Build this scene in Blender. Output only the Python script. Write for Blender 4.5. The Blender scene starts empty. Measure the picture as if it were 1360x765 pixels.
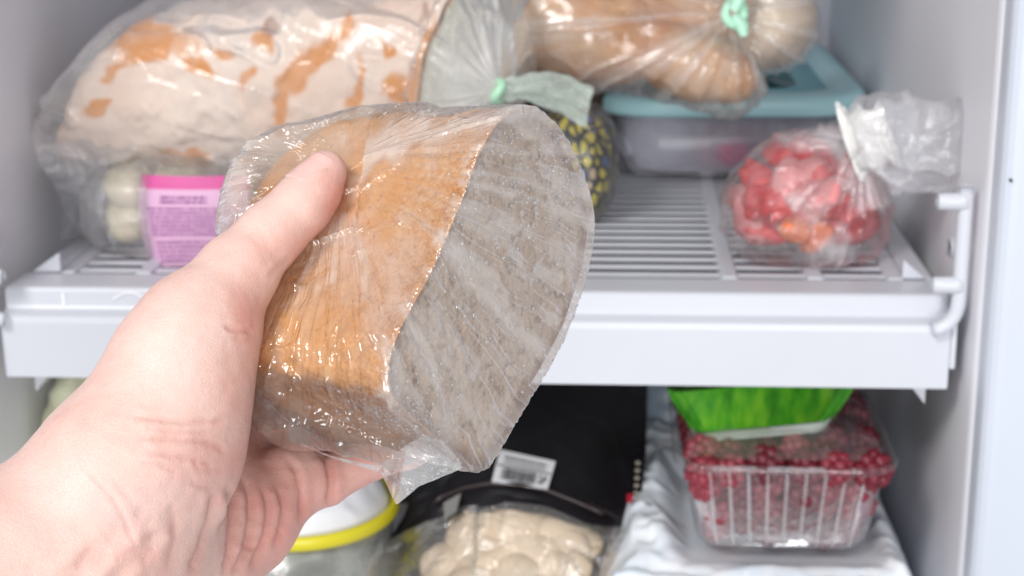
import bpy, bmesh, math, random
import numpy as np
from mathutils import Vector, Matrix

random.seed(7)
rng = np.random.default_rng(11)
SC = bpy.context.scene
COL = SC.collection

# ------------------------------------------------------------------ camera
FPX, PCX, PCY = 2095.0, 680.0, 382.5            # focal length and centre, in photo pixels (1360 x 765)
RW = np.array([[0.99752091, 0.00890115, -0.06980546],
               [0.06954101, -0.27656277, 0.95847644],
               [-0.01077405, -0.96095463, -0.27649614]])   # rows: freezer x, y, z in camera (right, down, forward)
CAMLOC = np.array([0.07325017, -0.71040655, 0.22048503])
cam = bpy.data.cameras.new('camera')
cam.sensor_width = 36.0
cam.lens = 36.0 * FPX / 1360.0
cam.clip_start, cam.clip_end = 0.02, 20.0
cam.dof.use_dof = True
cam.dof.focus_distance = 0.425
cam.dof.aperture_fstop = 20.0
cam_o = bpy.data.objects.new('camera', cam)
COL.objects.link(cam_o)
mw = np.eye(4)
mw[:3, 0], mw[:3, 1], mw[:3, 2], mw[:3, 3] = RW @ [1, 0, 0], RW @ [0, -1, 0], RW @ [0, 0, -1], CAMLOC
cam_o.matrix_world = Matrix(mw.tolist())
SC.camera = cam_o

# ------------------------------------------------------------------ light and exposure
world = bpy.data.worlds.new('World')
SC.world = world
world.use_nodes = True
world.node_tree.nodes['Background'].inputs[0].default_value = (0.97, 0.97, 1.0, 1)
world.node_tree.nodes['Background'].inputs[1].default_value = 0.50

def area(name, loc, target, size, power, color=(1, 1, 1), size_y=None):
    L = bpy.data.lights.new(name, 'AREA')
    L.energy = power; L.size = size; L.color = color
    if size_y: L.shape = 'RECTANGLE'; L.size_y = size_y
    o = bpy.data.objects.new(name, L); COL.objects.link(o)
    o.location = loc
    o.rotation_euler = (Vector(target) - Vector(loc)).to_track_quat('-Z', 'Y').to_euler()
    return o
area('key_softbox', (-0.85, -1.60, 1.45), (0.0, -0.1, 0.0), 0.58, 27.0, (1.0, 0.985, 0.97))
area('front_fill', (0.36, -2.6, 0.30), (0.03, 0.15, -0.02), 1.0, 34.0, (0.97, 0.985, 1.0))  # fill lamp added in front to brighten the freezer interior
SC.view_settings.view_transform = 'Standard'
SC.view_settings.look = 'None'
SC.view_settings.exposure = 0.12
SC.view_settings.gamma = 1.0
SC.render.engine = 'CYCLES'
SC.cycles.use_denoising = True
SC.cycles.transparent_max_bounces = 24
SC.cycles.max_bounces = 12
SC.cycles.diffuse_bounces = 8
SC.cycles.caustics_reflective = False
SC.cycles.caustics_refractive = False

# ------------------------------------------------------------------ helpers
def ray(px, py):
    return np.array([(px - PCX) / FPX, (py - PCY) / FPX, 1.0])
def P(px, py, Y):                                # photo pixel -> point on the vertical plane y = Y of the freezer
    d = RW @ ray(px, py); k = (Y - CAMLOC[1]) / d[1]
    return CAMLOC + k * d
def PZ(px, py, Z):
    d = RW @ ray(px, py); k = (Z - CAMLOC[2]) / d[2]
    return CAMLOC + k * d
def c2w(q): return np.asarray(q) @ RW.T + CAMLOC      # camera coordinates -> world
def w2c(p): return (np.asarray(p) - CAMLOC) @ RW
def K(px, py, d): return c2w(ray(px, py) * d)
def pix(p):
    q = w2c(p)
    return np.stack([PCX + FPX * q[..., 0] / q[..., 2], PCY + FPX * q[..., 1] / q[..., 2]], -1)

def sstep(a, b, x):
    t = np.clip((x - a) / (b - a), 0, 1); return t * t * (3 - 2 * t)

def _hash(i, j, k, seed):
    n = (i * 374761393 + j * 668265263 + k * 2147483647 + seed * 974711) & 0xFFFFFFFF
    n = ((n ^ (n >> 13)) * 1274126177) & 0xFFFFFFFF
    n = (n ^ (n >> 16)) & 0xFFFF
    return n.astype(np.float64) / 32767.5 - 1.0
def vn(p, seed=0):                               # value noise in [-1, 1]
    p = np.asarray(p, float); f = np.floor(p); i = f.astype(np.int64) & 0xFFFF; t = p - f; t = t * t * t * (t * (t * 6 - 15) + 10)
    r = 0
    for dx in (0, 1):
        for dy in (0, 1):
            for dz in (0, 1):
                w = (t[..., 0] if dx else 1 - t[..., 0]) * (t[..., 1] if dy else 1 - t[..., 1]) * (t[..., 2] if dz else 1 - t[..., 2])
                r = r + w * _hash(i[..., 0] + dx, i[..., 1] + dy, i[..., 2] + dz, seed)
    return r
def fbm(p, oct=3, seed=0):
    r, a = 0, 1.0
    for o in range(oct):
        r = r + a * vn(np.asarray(p) * 2 ** o + 17.3 * o, seed + o); a *= .5
    return r
def ridge(n, sharp=1.0):                         # sharp crests where the noise crosses zero
    return np.clip(1 - np.abs(n) * 2.2, 0, 1) ** sharp

def tag(o, label=None, cat=None, group=None, kind=None):
    if label: o['label'] = label
    if cat: o['category'] = cat
    if group: o['group'] = group
    if kind: o['kind'] = kind
    return o
def thing(name, label, cat, loc=(0, 0, 0), group=None, kind=None):
    o = bpy.data.objects.new(name, None); COL.objects.link(o); o.location = Vector(loc); o.empty_display_size = .01
    return tag(o, label, cat, group, kind)
def link(name, me, mat=None, parent=None):
    o = bpy.data.objects.new(name, me); COL.objects.link(o)
    if mat: me.materials.clear(); me.materials.append(mat)
    if parent:
        o.parent = parent
        o.matrix_parent_inverse = Matrix.Translation(-parent.location) if parent.type == 'EMPTY' else parent.matrix_world.inverted()
    return o
def mesh(name, V, F, mat=None, parent=None, smooth=True, attrs=None):
    me = bpy.data.meshes.new(name)
    V = np.asarray(V, float)
    if isinstance(F, np.ndarray):
        n, k = F.shape
        me.vertices.add(len(V)); me.vertices.foreach_set('co', V.astype(np.float32).ravel())
        me.loops.add(n * k); me.loops.foreach_set('vertex_index', F.astype(np.int32).ravel())
        me.polygons.add(n); me.polygons.foreach_set('loop_start', np.arange(0, n * k, k, dtype=np.int32))
        me.update(calc_edges=True); me.validate()
    else:
        me.from_pydata([tuple(v) for v in V], [], F)
    me.polygons.foreach_set('use_smooth', [smooth] * len(me.polygons))
    for an, av in (attrs or {}).items():
        av = np.asarray(av, np.float32)
        if av.ndim == 1:
            a = me.attributes.new(an, 'FLOAT', 'POINT'); a.data.foreach_set('value', av)
        else:
            a = me.attributes.new(an, 'FLOAT_VECTOR', 'POINT'); a.data.foreach_set('vector', av.ravel())
    me.update()
    return link(name, me, mat, parent)
def grid_faces(nu, nv, wrap_u=False, wrap_v=False):
    iu = np.arange(nu if wrap_u else nu - 1); iv = np.arange(nv if wrap_v else nv - 1)
    A, B = np.meshgrid(iu, iv, indexing='ij'); A2, B2 = (A + 1) % nu, (B + 1) % nv
    return np.stack([A * nv + B, A2 * nv + B, A2 * nv + B2, A * nv + B2], -1).reshape(-1, 4)
def vnormals(V, F):
    n = np.zeros_like(V)
    fn = np.cross(V[F[:, 2]] - V[F[:, 0]], V[F[:, 3]] - V[F[:, 1]])
    for k in range(4): np.add.at(n, F[:, k], fn)
    return n / (np.linalg.norm(n, axis=1, keepdims=True) + 1e-12)
def box(name, lo, hi, mat, parent=None, bevel=.001, seg=2, smooth=True):
    bm = bmesh.new(); bmesh.ops.create_cube(bm, size=1)
    for v in bm.verts:
        v.co = Vector([lo[i] + (v.co[i] + .5) * (hi[i] - lo[i]) for i in range(3)])
    if bevel: bmesh.ops.bevel(bm, geom=bm.edges[:], offset=bevel, segments=seg, profile=.5, affect='EDGES')
    me = bpy.data.meshes.new(name); bm.to_mesh(me); bm.free()
    me.polygons.foreach_set('use_smooth', [False] * len(me.polygons))
    return link(name, me, mat, parent)
def prism(name, pts, axis_vec, mat, parent=None):          # extruded polygon
    n = len(pts); V = [np.array(p) for p in pts] + [np.array(p) + np.array(axis_vec) for p in pts]
    F = [list(range(n))[::-1], list(range(n, 2 * n))] + [[i, (i + 1) % n, n + (i + 1) % n, n + i] for i in range(n)]
    return mesh(name, V, F, mat, parent, smooth=False)
def rod(name, pts, r, mat, parent=None, n=14, cap=True):
    pts = np.array(pts, float); T = np.gradient(pts, axis=0); T /= np.linalg.norm(T, axis=1, keepdims=True)
    up = np.array([.31, .2, .93]); V = []
    r = np.broadcast_to(r, len(pts))
    for p, t, rr in zip(pts, T, r):
        a = np.cross(t, up); a /= np.linalg.norm(a); b = np.cross(t, a)
        for k in range(n):
            th = 2 * math.pi * k / n; V.append(p + rr * (a * math.cos(th) + b * math.sin(th)))
    F = grid_faces(len(pts), n, wrap_v=True).tolist()
    if cap: F += [list(range(n))[::-1], list(range(len(V) - n, len(V)))]
    return mesh(name, V, F, mat, parent)
def tube(centers, e1, e2, r1, r2, ns=96, power=2.0):
    th = np.linspace(0, 2 * np.pi, ns, endpoint=False)
    c, s = np.cos(th), np.sin(th)
    c = np.sign(c) * np.abs(c) ** (2 / power); s = np.sign(s) * np.abs(s) ** (2 / power)
    V = centers[:, None, :] + np.asarray(r1)[:, None, None] * c[None, :, None] * e1 + np.asarray(r2)[:, None, None] * s[None, :, None] * e2
    return V.reshape(-1, 3), grid_faces(len(centers), ns, wrap_v=True)

# ---- signed distance fields
def surfnet(fn, lo, hi, h):
    lo = np.array(lo, float); n = np.ceil((np.array(hi) - lo) / h).astype(int) + 1
    ax = [lo[i] + h * np.arange(n[i]) for i in range(3)]
    F = np.empty(n, np.float32)
    YY, ZZ = np.meshgrid(ax[1], ax[2], indexing='ij')
    for a in range(0, n[0], 12):
        xs = ax[0][a:a + 12]
        G = np.empty((len(xs),) + YY.shape + (3,)); G[..., 0] = xs[:, None, None]; G[..., 1] = YY; G[..., 2] = ZZ
        F[a:a + 12] = fn(G.reshape(-1, 3)).reshape(G.shape[:3])
    S = F < 0
    m = [x - 1 for x in n]
    cnt = np.zeros(m, np.int8)
    offs = [(i, j, k) for i in (0, 1) for j in (0, 1) for k in (0, 1)]
    sl = lambda A, o: A[o[0]:o[0] + m[0], o[1]:o[1] + m[1], o[2]:o[2] + m[2]]
    for o in offs: cnt += sl(S, o)
    act = (cnt > 0) & (cnt < 8)
    idx = -np.ones(m, np.int64); N = int(act.sum()); idx[act] = np.arange(N)
    base = np.argwhere(act).astype(float)
    acc = np.zeros((N, 3)); num = np.zeros(N)
    for i, a in enumerate(offs):
        for b in offs[i + 1:]:
            if sum(abs(a[q] - b[q]) for q in range(3)) != 1: continue
            fa, fb = sl(F, a)[act], sl(F, b)[act]
            cr = (fa < 0) != (fb < 0)
            t = np.where(cr, fa / np.where(cr, fa - fb, 1), 0)
            acc += cr[:, None] * (np.array(a) + t[:, None] * (np.array(b) - np.array(a))); num += cr
    V = lo + h * (base + acc / num[:, None])
    Q = []
    for axn in range(3):
        u, w = (axn + 1) % 3, (axn + 2) % 3
        s0 = [slice(None)] * 3; s1 = [slice(None)] * 3
        s0[axn] = slice(0, -1); s1[axn] = slice(1, None)
        A, B = S[tuple(s0)], S[tuple(s1)]
        e = np.argwhere(A != B)
        e = e[(e[:, u] > 0) & (e[:, w] > 0) & (e[:, u] < n[u] - 1) & (e[:, w] < n[w] - 1)]
        fl = A[tuple(e.T)]
        def cell(du, dw):
            c = e.copy(); c[:, u] += du; c[:, w] += dw
            return idx[tuple(c.T)]
        q = np.stack([cell(-1, -1), cell(0, -1), cell(0, 0), cell(-1, 0)], 1)
        q[~fl] = q[~fl][:, ::-1]
        Q.append(q)
    return V, np.concatenate(Q)
def grad(fn, V, e):
    g = np.empty_like(V)
    for i in range(3):
        d = np.zeros(3); d[i] = e
        g[:, i] = (fn(V + d) - fn(V - d)) / (2 * e)
    return g
def project(fn, V, e=4e-4, it=2):
    for _ in range(it):
        d = fn(V); g = grad(fn, V, e); V = V - (np.clip(d, -.004, .004) / np.maximum((g * g).sum(1), .2))[:, None] * g
    return V
def subdiv(V, F):
    E = np.concatenate([F[:, [0, 1]], F[:, [1, 2]], F[:, [2, 3]], F[:, [3, 0]]])
    Es = np.sort(E, 1); U, inv = np.unique(Es[:, 0] * (len(V) + 1) + Es[:, 1], return_inverse=True)
    ea, eb = U // (len(V) + 1), U % (len(V) + 1)
    EV = (V[ea] + V[eb]) / 2; FV = V[F].mean(1)
    n, nf = len(V), len(F); e = (n + inv).reshape(4, nf); c = n + len(EV) + np.arange(nf)
    F2 = np.concatenate([np.stack([F[:, 0], e[0], c, e[3]], 1), np.stack([F[:, 1], e[1], c, e[0]], 1),
                         np.stack([F[:, 2], e[2], c, e[1]], 1), np.stack([F[:, 3], e[3], c, e[2]], 1)])
    return np.concatenate([V, EV, FV]), F2
def smin(a, b, k):
    h = np.clip(.5 + .5 * (b - a) / k, 0, 1); return b + (a - b) * h - k * h * (1 - h)
def cone(p, a, b, ra, rb):
    ab = b - a; t = np.clip(((p - a) @ ab) / (ab @ ab), 0, 1)
    return np.linalg.norm(p - a - t[:, None] * ab, axis=1) - (ra + (rb - ra) * t)
def ell(p, c, M):                                # ellipsoid; M maps offsets to the unit ball
    q = (p - c) @ M.T; k0 = np.linalg.norm(q, axis=1); k1 = np.linalg.norm(q @ M, axis=1) + 1e-9
    return k0 * (k0 - 1) / k1
def ellM(rx, ry, rz, R=None):
    S = np.diag([1 / rx, 1 / ry, 1 / rz]); return S @ R if R is not None else S
def sdf_mesh(fn, lo, hi, h, levels):
    V, F = surfnet(fn, lo, hi, h); V = project(fn, V, h * .2, 2)
    for _ in range(levels):
        V, F = subdiv(V, F); V = project(fn, V, h * .15, 1)
    return V, F

# ------------------------------------------------------------------ materials
class NT:
    def __init__(s, name):
        s.m = bpy.data.materials.new(name); s.m.use_nodes = True; s.t = s.m.node_tree; s.t.nodes.clear()
        s.out = s.n('ShaderNodeOutputMaterial')
    def n(s, typ, **kw):
        nd = s.t.nodes.new(typ)
        for k, v in kw.items():
            if k[0] == '_': setattr(nd, k[1:], v)
        for k, v in kw.items():
            if k[0] != '_':
                key = int(k[1:]) if k[0] == 'i' and k[1:].isdigit() else k.replace('__', ' ')
                s.set(nd.inputs[key], v)
        return nd
    def set(s, inp, v):
        if isinstance(v, bpy.types.NodeSocket): s.t.links.new(v, inp)
        elif isinstance(v, bpy.types.Node): s.t.links.new(v.outputs[0], inp)
        else:
            if hasattr(inp.default_value, '__len__') and not hasattr(v, '__len__'): v = (v,) * len(inp.default_value)
            if hasattr(v, '__len__') and len(v) == 3 and len(inp.default_value) == 4: v = tuple(v) + (1,)
            inp.default_value = v
    def math(s, op, a, b=0.0, c=0.0):
        nd = s.n('ShaderNodeMath', _operation=op, i0=a, i1=b)
        if op in ('MULTIPLY_ADD',): s.set(nd.inputs[2], c)
        return nd.outputs[0]
    def noise(s, scale, detail=4, rough=.55, vec=None, dist=0.0):
        nd = s.n('ShaderNodeTexNoise', Scale=scale, Detail=detail, Roughness=rough, Distortion=dist)
        s.t.links.new(vec if vec is not None else s.obj(), nd.inputs['Vector'])
        return nd.outputs['Fac']
    def obj(s):
        if not hasattr(s, '_o'): s._o = s.n('ShaderNodeTexCoord').outputs['Object']
        return s._o
    def attr(s, name, fac=True):
        nd = s.n('ShaderNodeAttribute', _attribute_name=name); return nd.outputs['Fac' if fac else 'Vector']
    def ramp(s, fac, stops):
        nd = s.n('ShaderNodeValToRGB', i0=fac); r = nd.color_ramp
        while len(r.elements) < len(stops): r.elements.new(.5)
        for e, (p, c) in zip(r.elements, stops):
            e.position = p; e.color = (tuple(c) + (1,)) if hasattr(c, '__len__') else (c, c, c, 1)
        return nd.outputs[0]
    def mix(s, fac, a, b):
        nd = s.n('ShaderNodeMix', _data_type='RGBA'); s.set(nd.inputs[0], fac); s.set(nd.inputs[6], a); s.set(nd.inputs[7], b)
        return nd.outputs[2]
    def bump(s, h, strength=.3, dist=.001):
        return s.n('ShaderNodeBump', Strength=strength, Distance=dist, Height=h).outputs[0]
    def pbr(s, **kw):
        nd = s.n('ShaderNodeBsdfPrincipled')
        for k, v in kw.items(): s.set(nd.inputs[k.replace('__', ' ')], v)
        return nd
    def done(s, sh):
        s.t.links.new(sh.outputs[0] if isinstance(sh, bpy.types.Node) else sh, s.out.inputs[0]); return s.m

def plastic(name, col, rough=.4, var=.06, nscale=30, bump=.0, sss=0, bscale=400):
    t = NT(name); n = t.noise(nscale, 5)
    c = t.mix(n, tuple(x * (1 - var) for x in col), tuple(min(1, x * (1 + var)) for x in col))
    p = t.pbr(Base__Color=c, Roughness=t.math('MULTIPLY_ADD', n, .15, rough - .07))
    if bump: t.set(p.inputs['Normal'], t.bump(t.noise(bscale, 3), bump, .0006))
    if sss: t.set(p.inputs['Subsurface Weight'], sss); t.set(p.inputs['Subsurface Radius'], (.004, .004, .004)); t.set(p.inputs['Subsurface Scale'], 1.0)
    return t.done(p)

def film(name, haze=.15, white=(.85, .85, .86), gloss=1.0, rough=.1, bumpk=.35, scale=60, tint=(.985, .985, .985), attr=False, stretch=(1, 1, 1), fan=False, hvar=.6):
    t = NT(name)
    mp = t.n('ShaderNodeMapping', Vector=t.obj(), Scale=stretch).outputs[0]
    n1 = t.noise(scale, 5, .6, mp, .6)
    n2 = t.noise(scale * 3.5, 4, .6, mp, .3)
    crease = t.math('SUBTRACT', 1.0, t.math('MULTIPLY', t.math('ABSOLUTE', t.math('SUBTRACT', n1, .5)), 9.0))
    crease = t.math('MAXIMUM', crease, 0.0)
    h = t.math('ADD', t.math('MULTIPLY', crease, .6), t.math('ADD', n1, t.math('MULTIPLY', n2, .4)))
    if fan:
        fv = t.attr('fan', False)
        nf = t.noise(1.0, 1, .5, fv, .4)
        nf2 = t.math('MULTIPLY', t.noise(2.2, 1, .5, fv, .3), .6)
        cf = t.math('MAXIMUM', t.math('SUBTRACT', 1.0, t.math('MULTIPLY', t.math('ABSOLUTE', t.math('SUBTRACT', nf, .5)), 15.0)), 0.0)
        h = t.math('ADD', t.math('MULTIPLY', h, .8), t.math('ADD', t.math('MULTIPLY', cf, 1.5), nf2))
    nor = t.bump(h, bumpk, .0016)
    hz = t.math('MULTIPLY', t.math('MULTIPLY_ADD', n1, 2 * hvar, 1 - hvar), t.attr('haze') if attr else haze)
    hz = t.math('MINIMUM', t.math('MULTIPLY_ADD', crease, haze * .35, hz), .95)
    tr = t.n('ShaderNodeBsdfTransparent', Color=tint)
    df = t.n('ShaderNodeBsdfDiffuse', Color=white, Normal=nor)
    tl = t.n('ShaderNodeBsdfTranslucent', Color=white)
    body = t.n('ShaderNodeMixShader', i0=.18, i1=df, i2=tl)
    a = t.n('ShaderNodeMixShader', i0=hz, i1=tr, i2=body)
    gl = t.n('ShaderNodeBsdfGlossy', Color=(1, 1, 1), Roughness=rough, Normal=nor)
    fr = t.n('ShaderNodeFresnel', IOR=1.5, Normal=nor)
    fac = t.math('MINIMUM', t.math('MULTIPLY', fr, 1.25 * gloss), .5)
    return t.done(t.n('ShaderNodeMixShader', i0=fac, i1=a, i2=gl))

M = {}
M['liner'] = plastic('freezer_liner', (.85, .845, .885), .45, .05, 9, .05)
M['jamb'] = plastic('freezer_jamb', (.60, .64, .72), .38, .03, 8)
M['white'] = plastic('shelf_plastic', (.61, .625, .675), .36, .03, 14, .03)
M['slat'] = plastic('slat_plastic', (.70, .715, .78), .38, .04, 40)
M['dark'] = plastic('shade_box_dark', (.02, .02, .024), .5, .3, 40)
M['black'] = plastic('black_print', (.006, .005, .007), .42, .4, 25, .25, 0, 90)
M['paper'] = plastic('label_paper', (.62, .62, .64), .6, .05, 60)
M['ink'] = plastic('ink', (.03, .03, .035), .6, .1, 60)
M['metal'] = plastic('screw_metal', (.4, .4, .42), .35, .05, 60)

# ------------------------------------------------------------------ freezer (the setting)
fz = thing('freezer', 'white freezer compartment whose lined walls surround the shelf and the food', 'freezer', (0, 0, -.205), kind='structure')
XW = .2335
box('side_wall', (XW, -.02, -.21), (XW + .02, .56, .34), M['liner'], fz, .006, 3)
box('side_wall', (-XW - .027, -.02, -.21), (-XW - .007, .56, .34), M['liner'], fz, .006, 3)
box('back_wall', (-XW - .007, .55, -.21), (XW, .57, .34), M['liner'], fz, 0)
box('ceiling', (-XW - .007, -.02, .335), (XW, .55, .35), M['liner'], fz, 0)
box('freezer_floor', (-XW - .007, -.02, -.225), (XW, .55, -.205), M['liner'], fz, 0)
box('door_frame', (XW + .0015, -.036, -.3), (XW + .2, .1, .42), M['jamb'], fz, .007, 4)
box('door_frame', (-XW - .2, -.036, -.3), (-XW - .0085, .1, .42), M['jamb'], fz, .007, 4)
c = P(1343, 240, -.0365)
rod('mark', [c, c + [0, .0015, 0]], .0007, M['ink'], fz, 10)
# moulded shelf supports on both side walls
def support(sgn):
    x = lambda v: sgn * v
    o = .2275 if sgn > 0 else .2345
    bar = [(x(o), -.003, z) for z in np.linspace(.066, .012, 14)]
    bar += [(x(o - .012 * (1 - math.cos(a))), -.003, .012 - .014 * math.sin(a)) for a in np.linspace(.2, 1.5, 8)]
    b = rod('shelf_support', bar, .0034, M['white'], fz, 16)
    for z in (.0592, .0200):
        q = rod('peg', [(x(o), -.004, z), (x(o - .004), -.004, z), (x(o - .0118), -.004, z), (x(o - .0128), -.004, z)], [.0040, .0040, .0038, .0032], M['white'], b, 18)
    s = rod('screw_seat', [(x(o + .004), .02, .0318), (x(o - .0005), .02, .0318), (x(o - .0012), .02, .0318)], [.0058, .0055, .004], M['white'], fz, 18)
    for dz in (.0025, -.0025):
        rod('screw', [(x(o - .001), .02, .0318 + dz), (x(o - .0018), .02, .0318 + dz)], .0013, M['metal'], s, 10)
support(1); support(-1)

# ------------------------------------------------------------------ shelf
sh = thing('freezer_shelf', 'white slatted shelf with a deep smooth front lip across the freezer', 'shelf', (0, .2, -.03))
def lip():
    pr = [(0.0, -.0318), (-.0003, -.004), (.0006, -.0012), (.0022, -.0004), (.0078, .0008), (.0086, .0022), (.0088, .0092), (.0098, .0106), (.0116, .0112), (.036, .0108), (.0372, .0098), (.0372, .002), (.012, -.002), (.012, -.0315), (.0108, -.0322), (.0008, -.0322)]
    V, F = [], []
    xs = [-.2268, -.2262, .2250, .2256]; sc = [.985, 1, 1, .985]
    for x, s in zip(xs, sc):
        for (y, z) in pr: V.append((x, .006 + (y - .006) * s, -.01 + (z + .01) * s))
    F = grid_faces(4, len(pr), wrap_v=True).tolist() + [list(range(len(pr))), list(range(3 * len(pr), 4 * len(pr)))[::-1]]
    o = mesh('front_lip', V, F, M['white'], sh, smooth=False)
    return o
lp = lip()
box('seam', (-.1985, .0079, .0024), (-.1970, .0089, .0088), M['liner'], lp, 0)
pts = [P(150 + k * 3.2, 398 - 9 * math.sin(math.pi * k / 14), .0085) for k in range(15)]
rod('moulded_mark', [(p[0], .0086, p[2]) for p in pts], .0006, M['liner'], lp, 6)
box('end_cap', (.2258, -.001, -.022), (.2285, .012, .008), M['white'], sh, .001)
for s in (-1, 1):
    box('side_rail', (min(s * .2105, s * .2240), .0375, .0015), (max(s * .2105, s * .2240), .47, .0115), M['white'], sh, .002)
    g = [(s * .2185, .014, -.0325), (s * .2090, .014, -.0325), (s * .2185, .014, -.0445)]
    prism('gusset', g, (0, .02, 0), M['white'], sh)
prism('gusset', [(-.1965, .03, -.0325), (-.1885, .03, -.0325), (-.1890, .03, -.0455), (-.1935, .03, -.0400)], (0, .02, 0), M['white'], sh)
prism('corner_tab', [(.2085, .036, .0118), (.2195, .036, .0118), (.2085, .036, .021)], (0, .0025, 0), M['white'], sh)
prism('corner_tab', [(-.2085, .036, .0118), (-.2225, .036, .0118), (-.2085, .036, .0215)], (0, .0025, 0), M['white'], sh)
s0 = box('slat', (-.2105, -.0036, .0090), (.2105, .0036, .0098), M['slat'], sh, .0003)
slat_y = [.0475 + .0149 * k for k in range(28)]
for k, y in enumerate(slat_y):
    o = s0 if k == 0 else s0.copy()
    if k: COL.objects.link(o); o.parent = sh; o.matrix_parent_inverse = s0.matrix_parent_inverse
    o.location = (0, y, 0)
for x in (-.206, -.1668, -.1255, -.02, .02, .1256, .1672, .206):
    box('rib', (x - .0042, .0374, .0022), (x + .0042, .468, .0114), M['white'], sh, .0015)

# ------------------------------------------------------------------ held loaf : frame in camera coordinates
E1 = np.array([.377, -.837, .395]); AX = np.array([-.79, -.07, .6]); AX /= np.linalg.norm(AX)
E1 -= AX * (E1 @ AX); E1 /= np.linalg.norm(E1)
E2 = -np.cross(E1, AX)                            # right, down, away across the cut face
A3 = ray(512, 520) * .40
def plane_hit(px, py): r = ray(px, py); return r * (A3 @ AX) / (r @ AX)
SEC = [(512, 520), (513, 487), (523, 452), (543, 413), (570, 367), (593, 313), (613, 266), (632, 211), (650, 176), (665, 156), (679, 147), (692, 144), (705, 147), (720, 158), (734, 174), (747, 192), (757, 211), (768, 234), (777, 262), (781, 290), (781, 312), (773, 359), (757, 406), (749, 432), (724, 479), (691, 534), (671, 565), (655, 595), (640, 622), (633, 626), (620, 617), (600, 600), (570, 574), (540, 548)]
S3 = np.array([plane_hit(*q) for q in SEC])
UV = np.stack([(S3 - A3) @ E1, (S3 - A3) @ E2], 1)
def resample(UV, n):
    Q = np.vstack([UV, UV[:1]]); d = np.r_[0, np.cumsum(np.linalg.norm(np.diff(Q, axis=0), axis=1))]
    s = np.linspace(0, d[-1], n, endpoint=False)
    return np.stack([np.interp(s, d, Q[:, i]) for i in (0, 1)], 1)
def smooth_loop(U, it):
    for _ in range(it): U = .25 * np.roll(U, 1, 0) + .5 * U + .25 * np.roll(U, -1, 0)
    return U
NS = 420
SU = smooth_loop(resample(UV, NS), 40)
UC = SU.mean(0)
LL = .097
def lscale(t):
    x = np.clip((t / LL - .50) / .50, 0, .9999); return (1 - .06 * np.clip(t / LL, 0, 1)) * (1 - x ** 2.4) ** (1 / 2.4)
def loc2w(u, v, t): return c2w(A3 + u[..., None] * E1 + v[..., None] * E2 + t[..., None] * AX)

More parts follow.
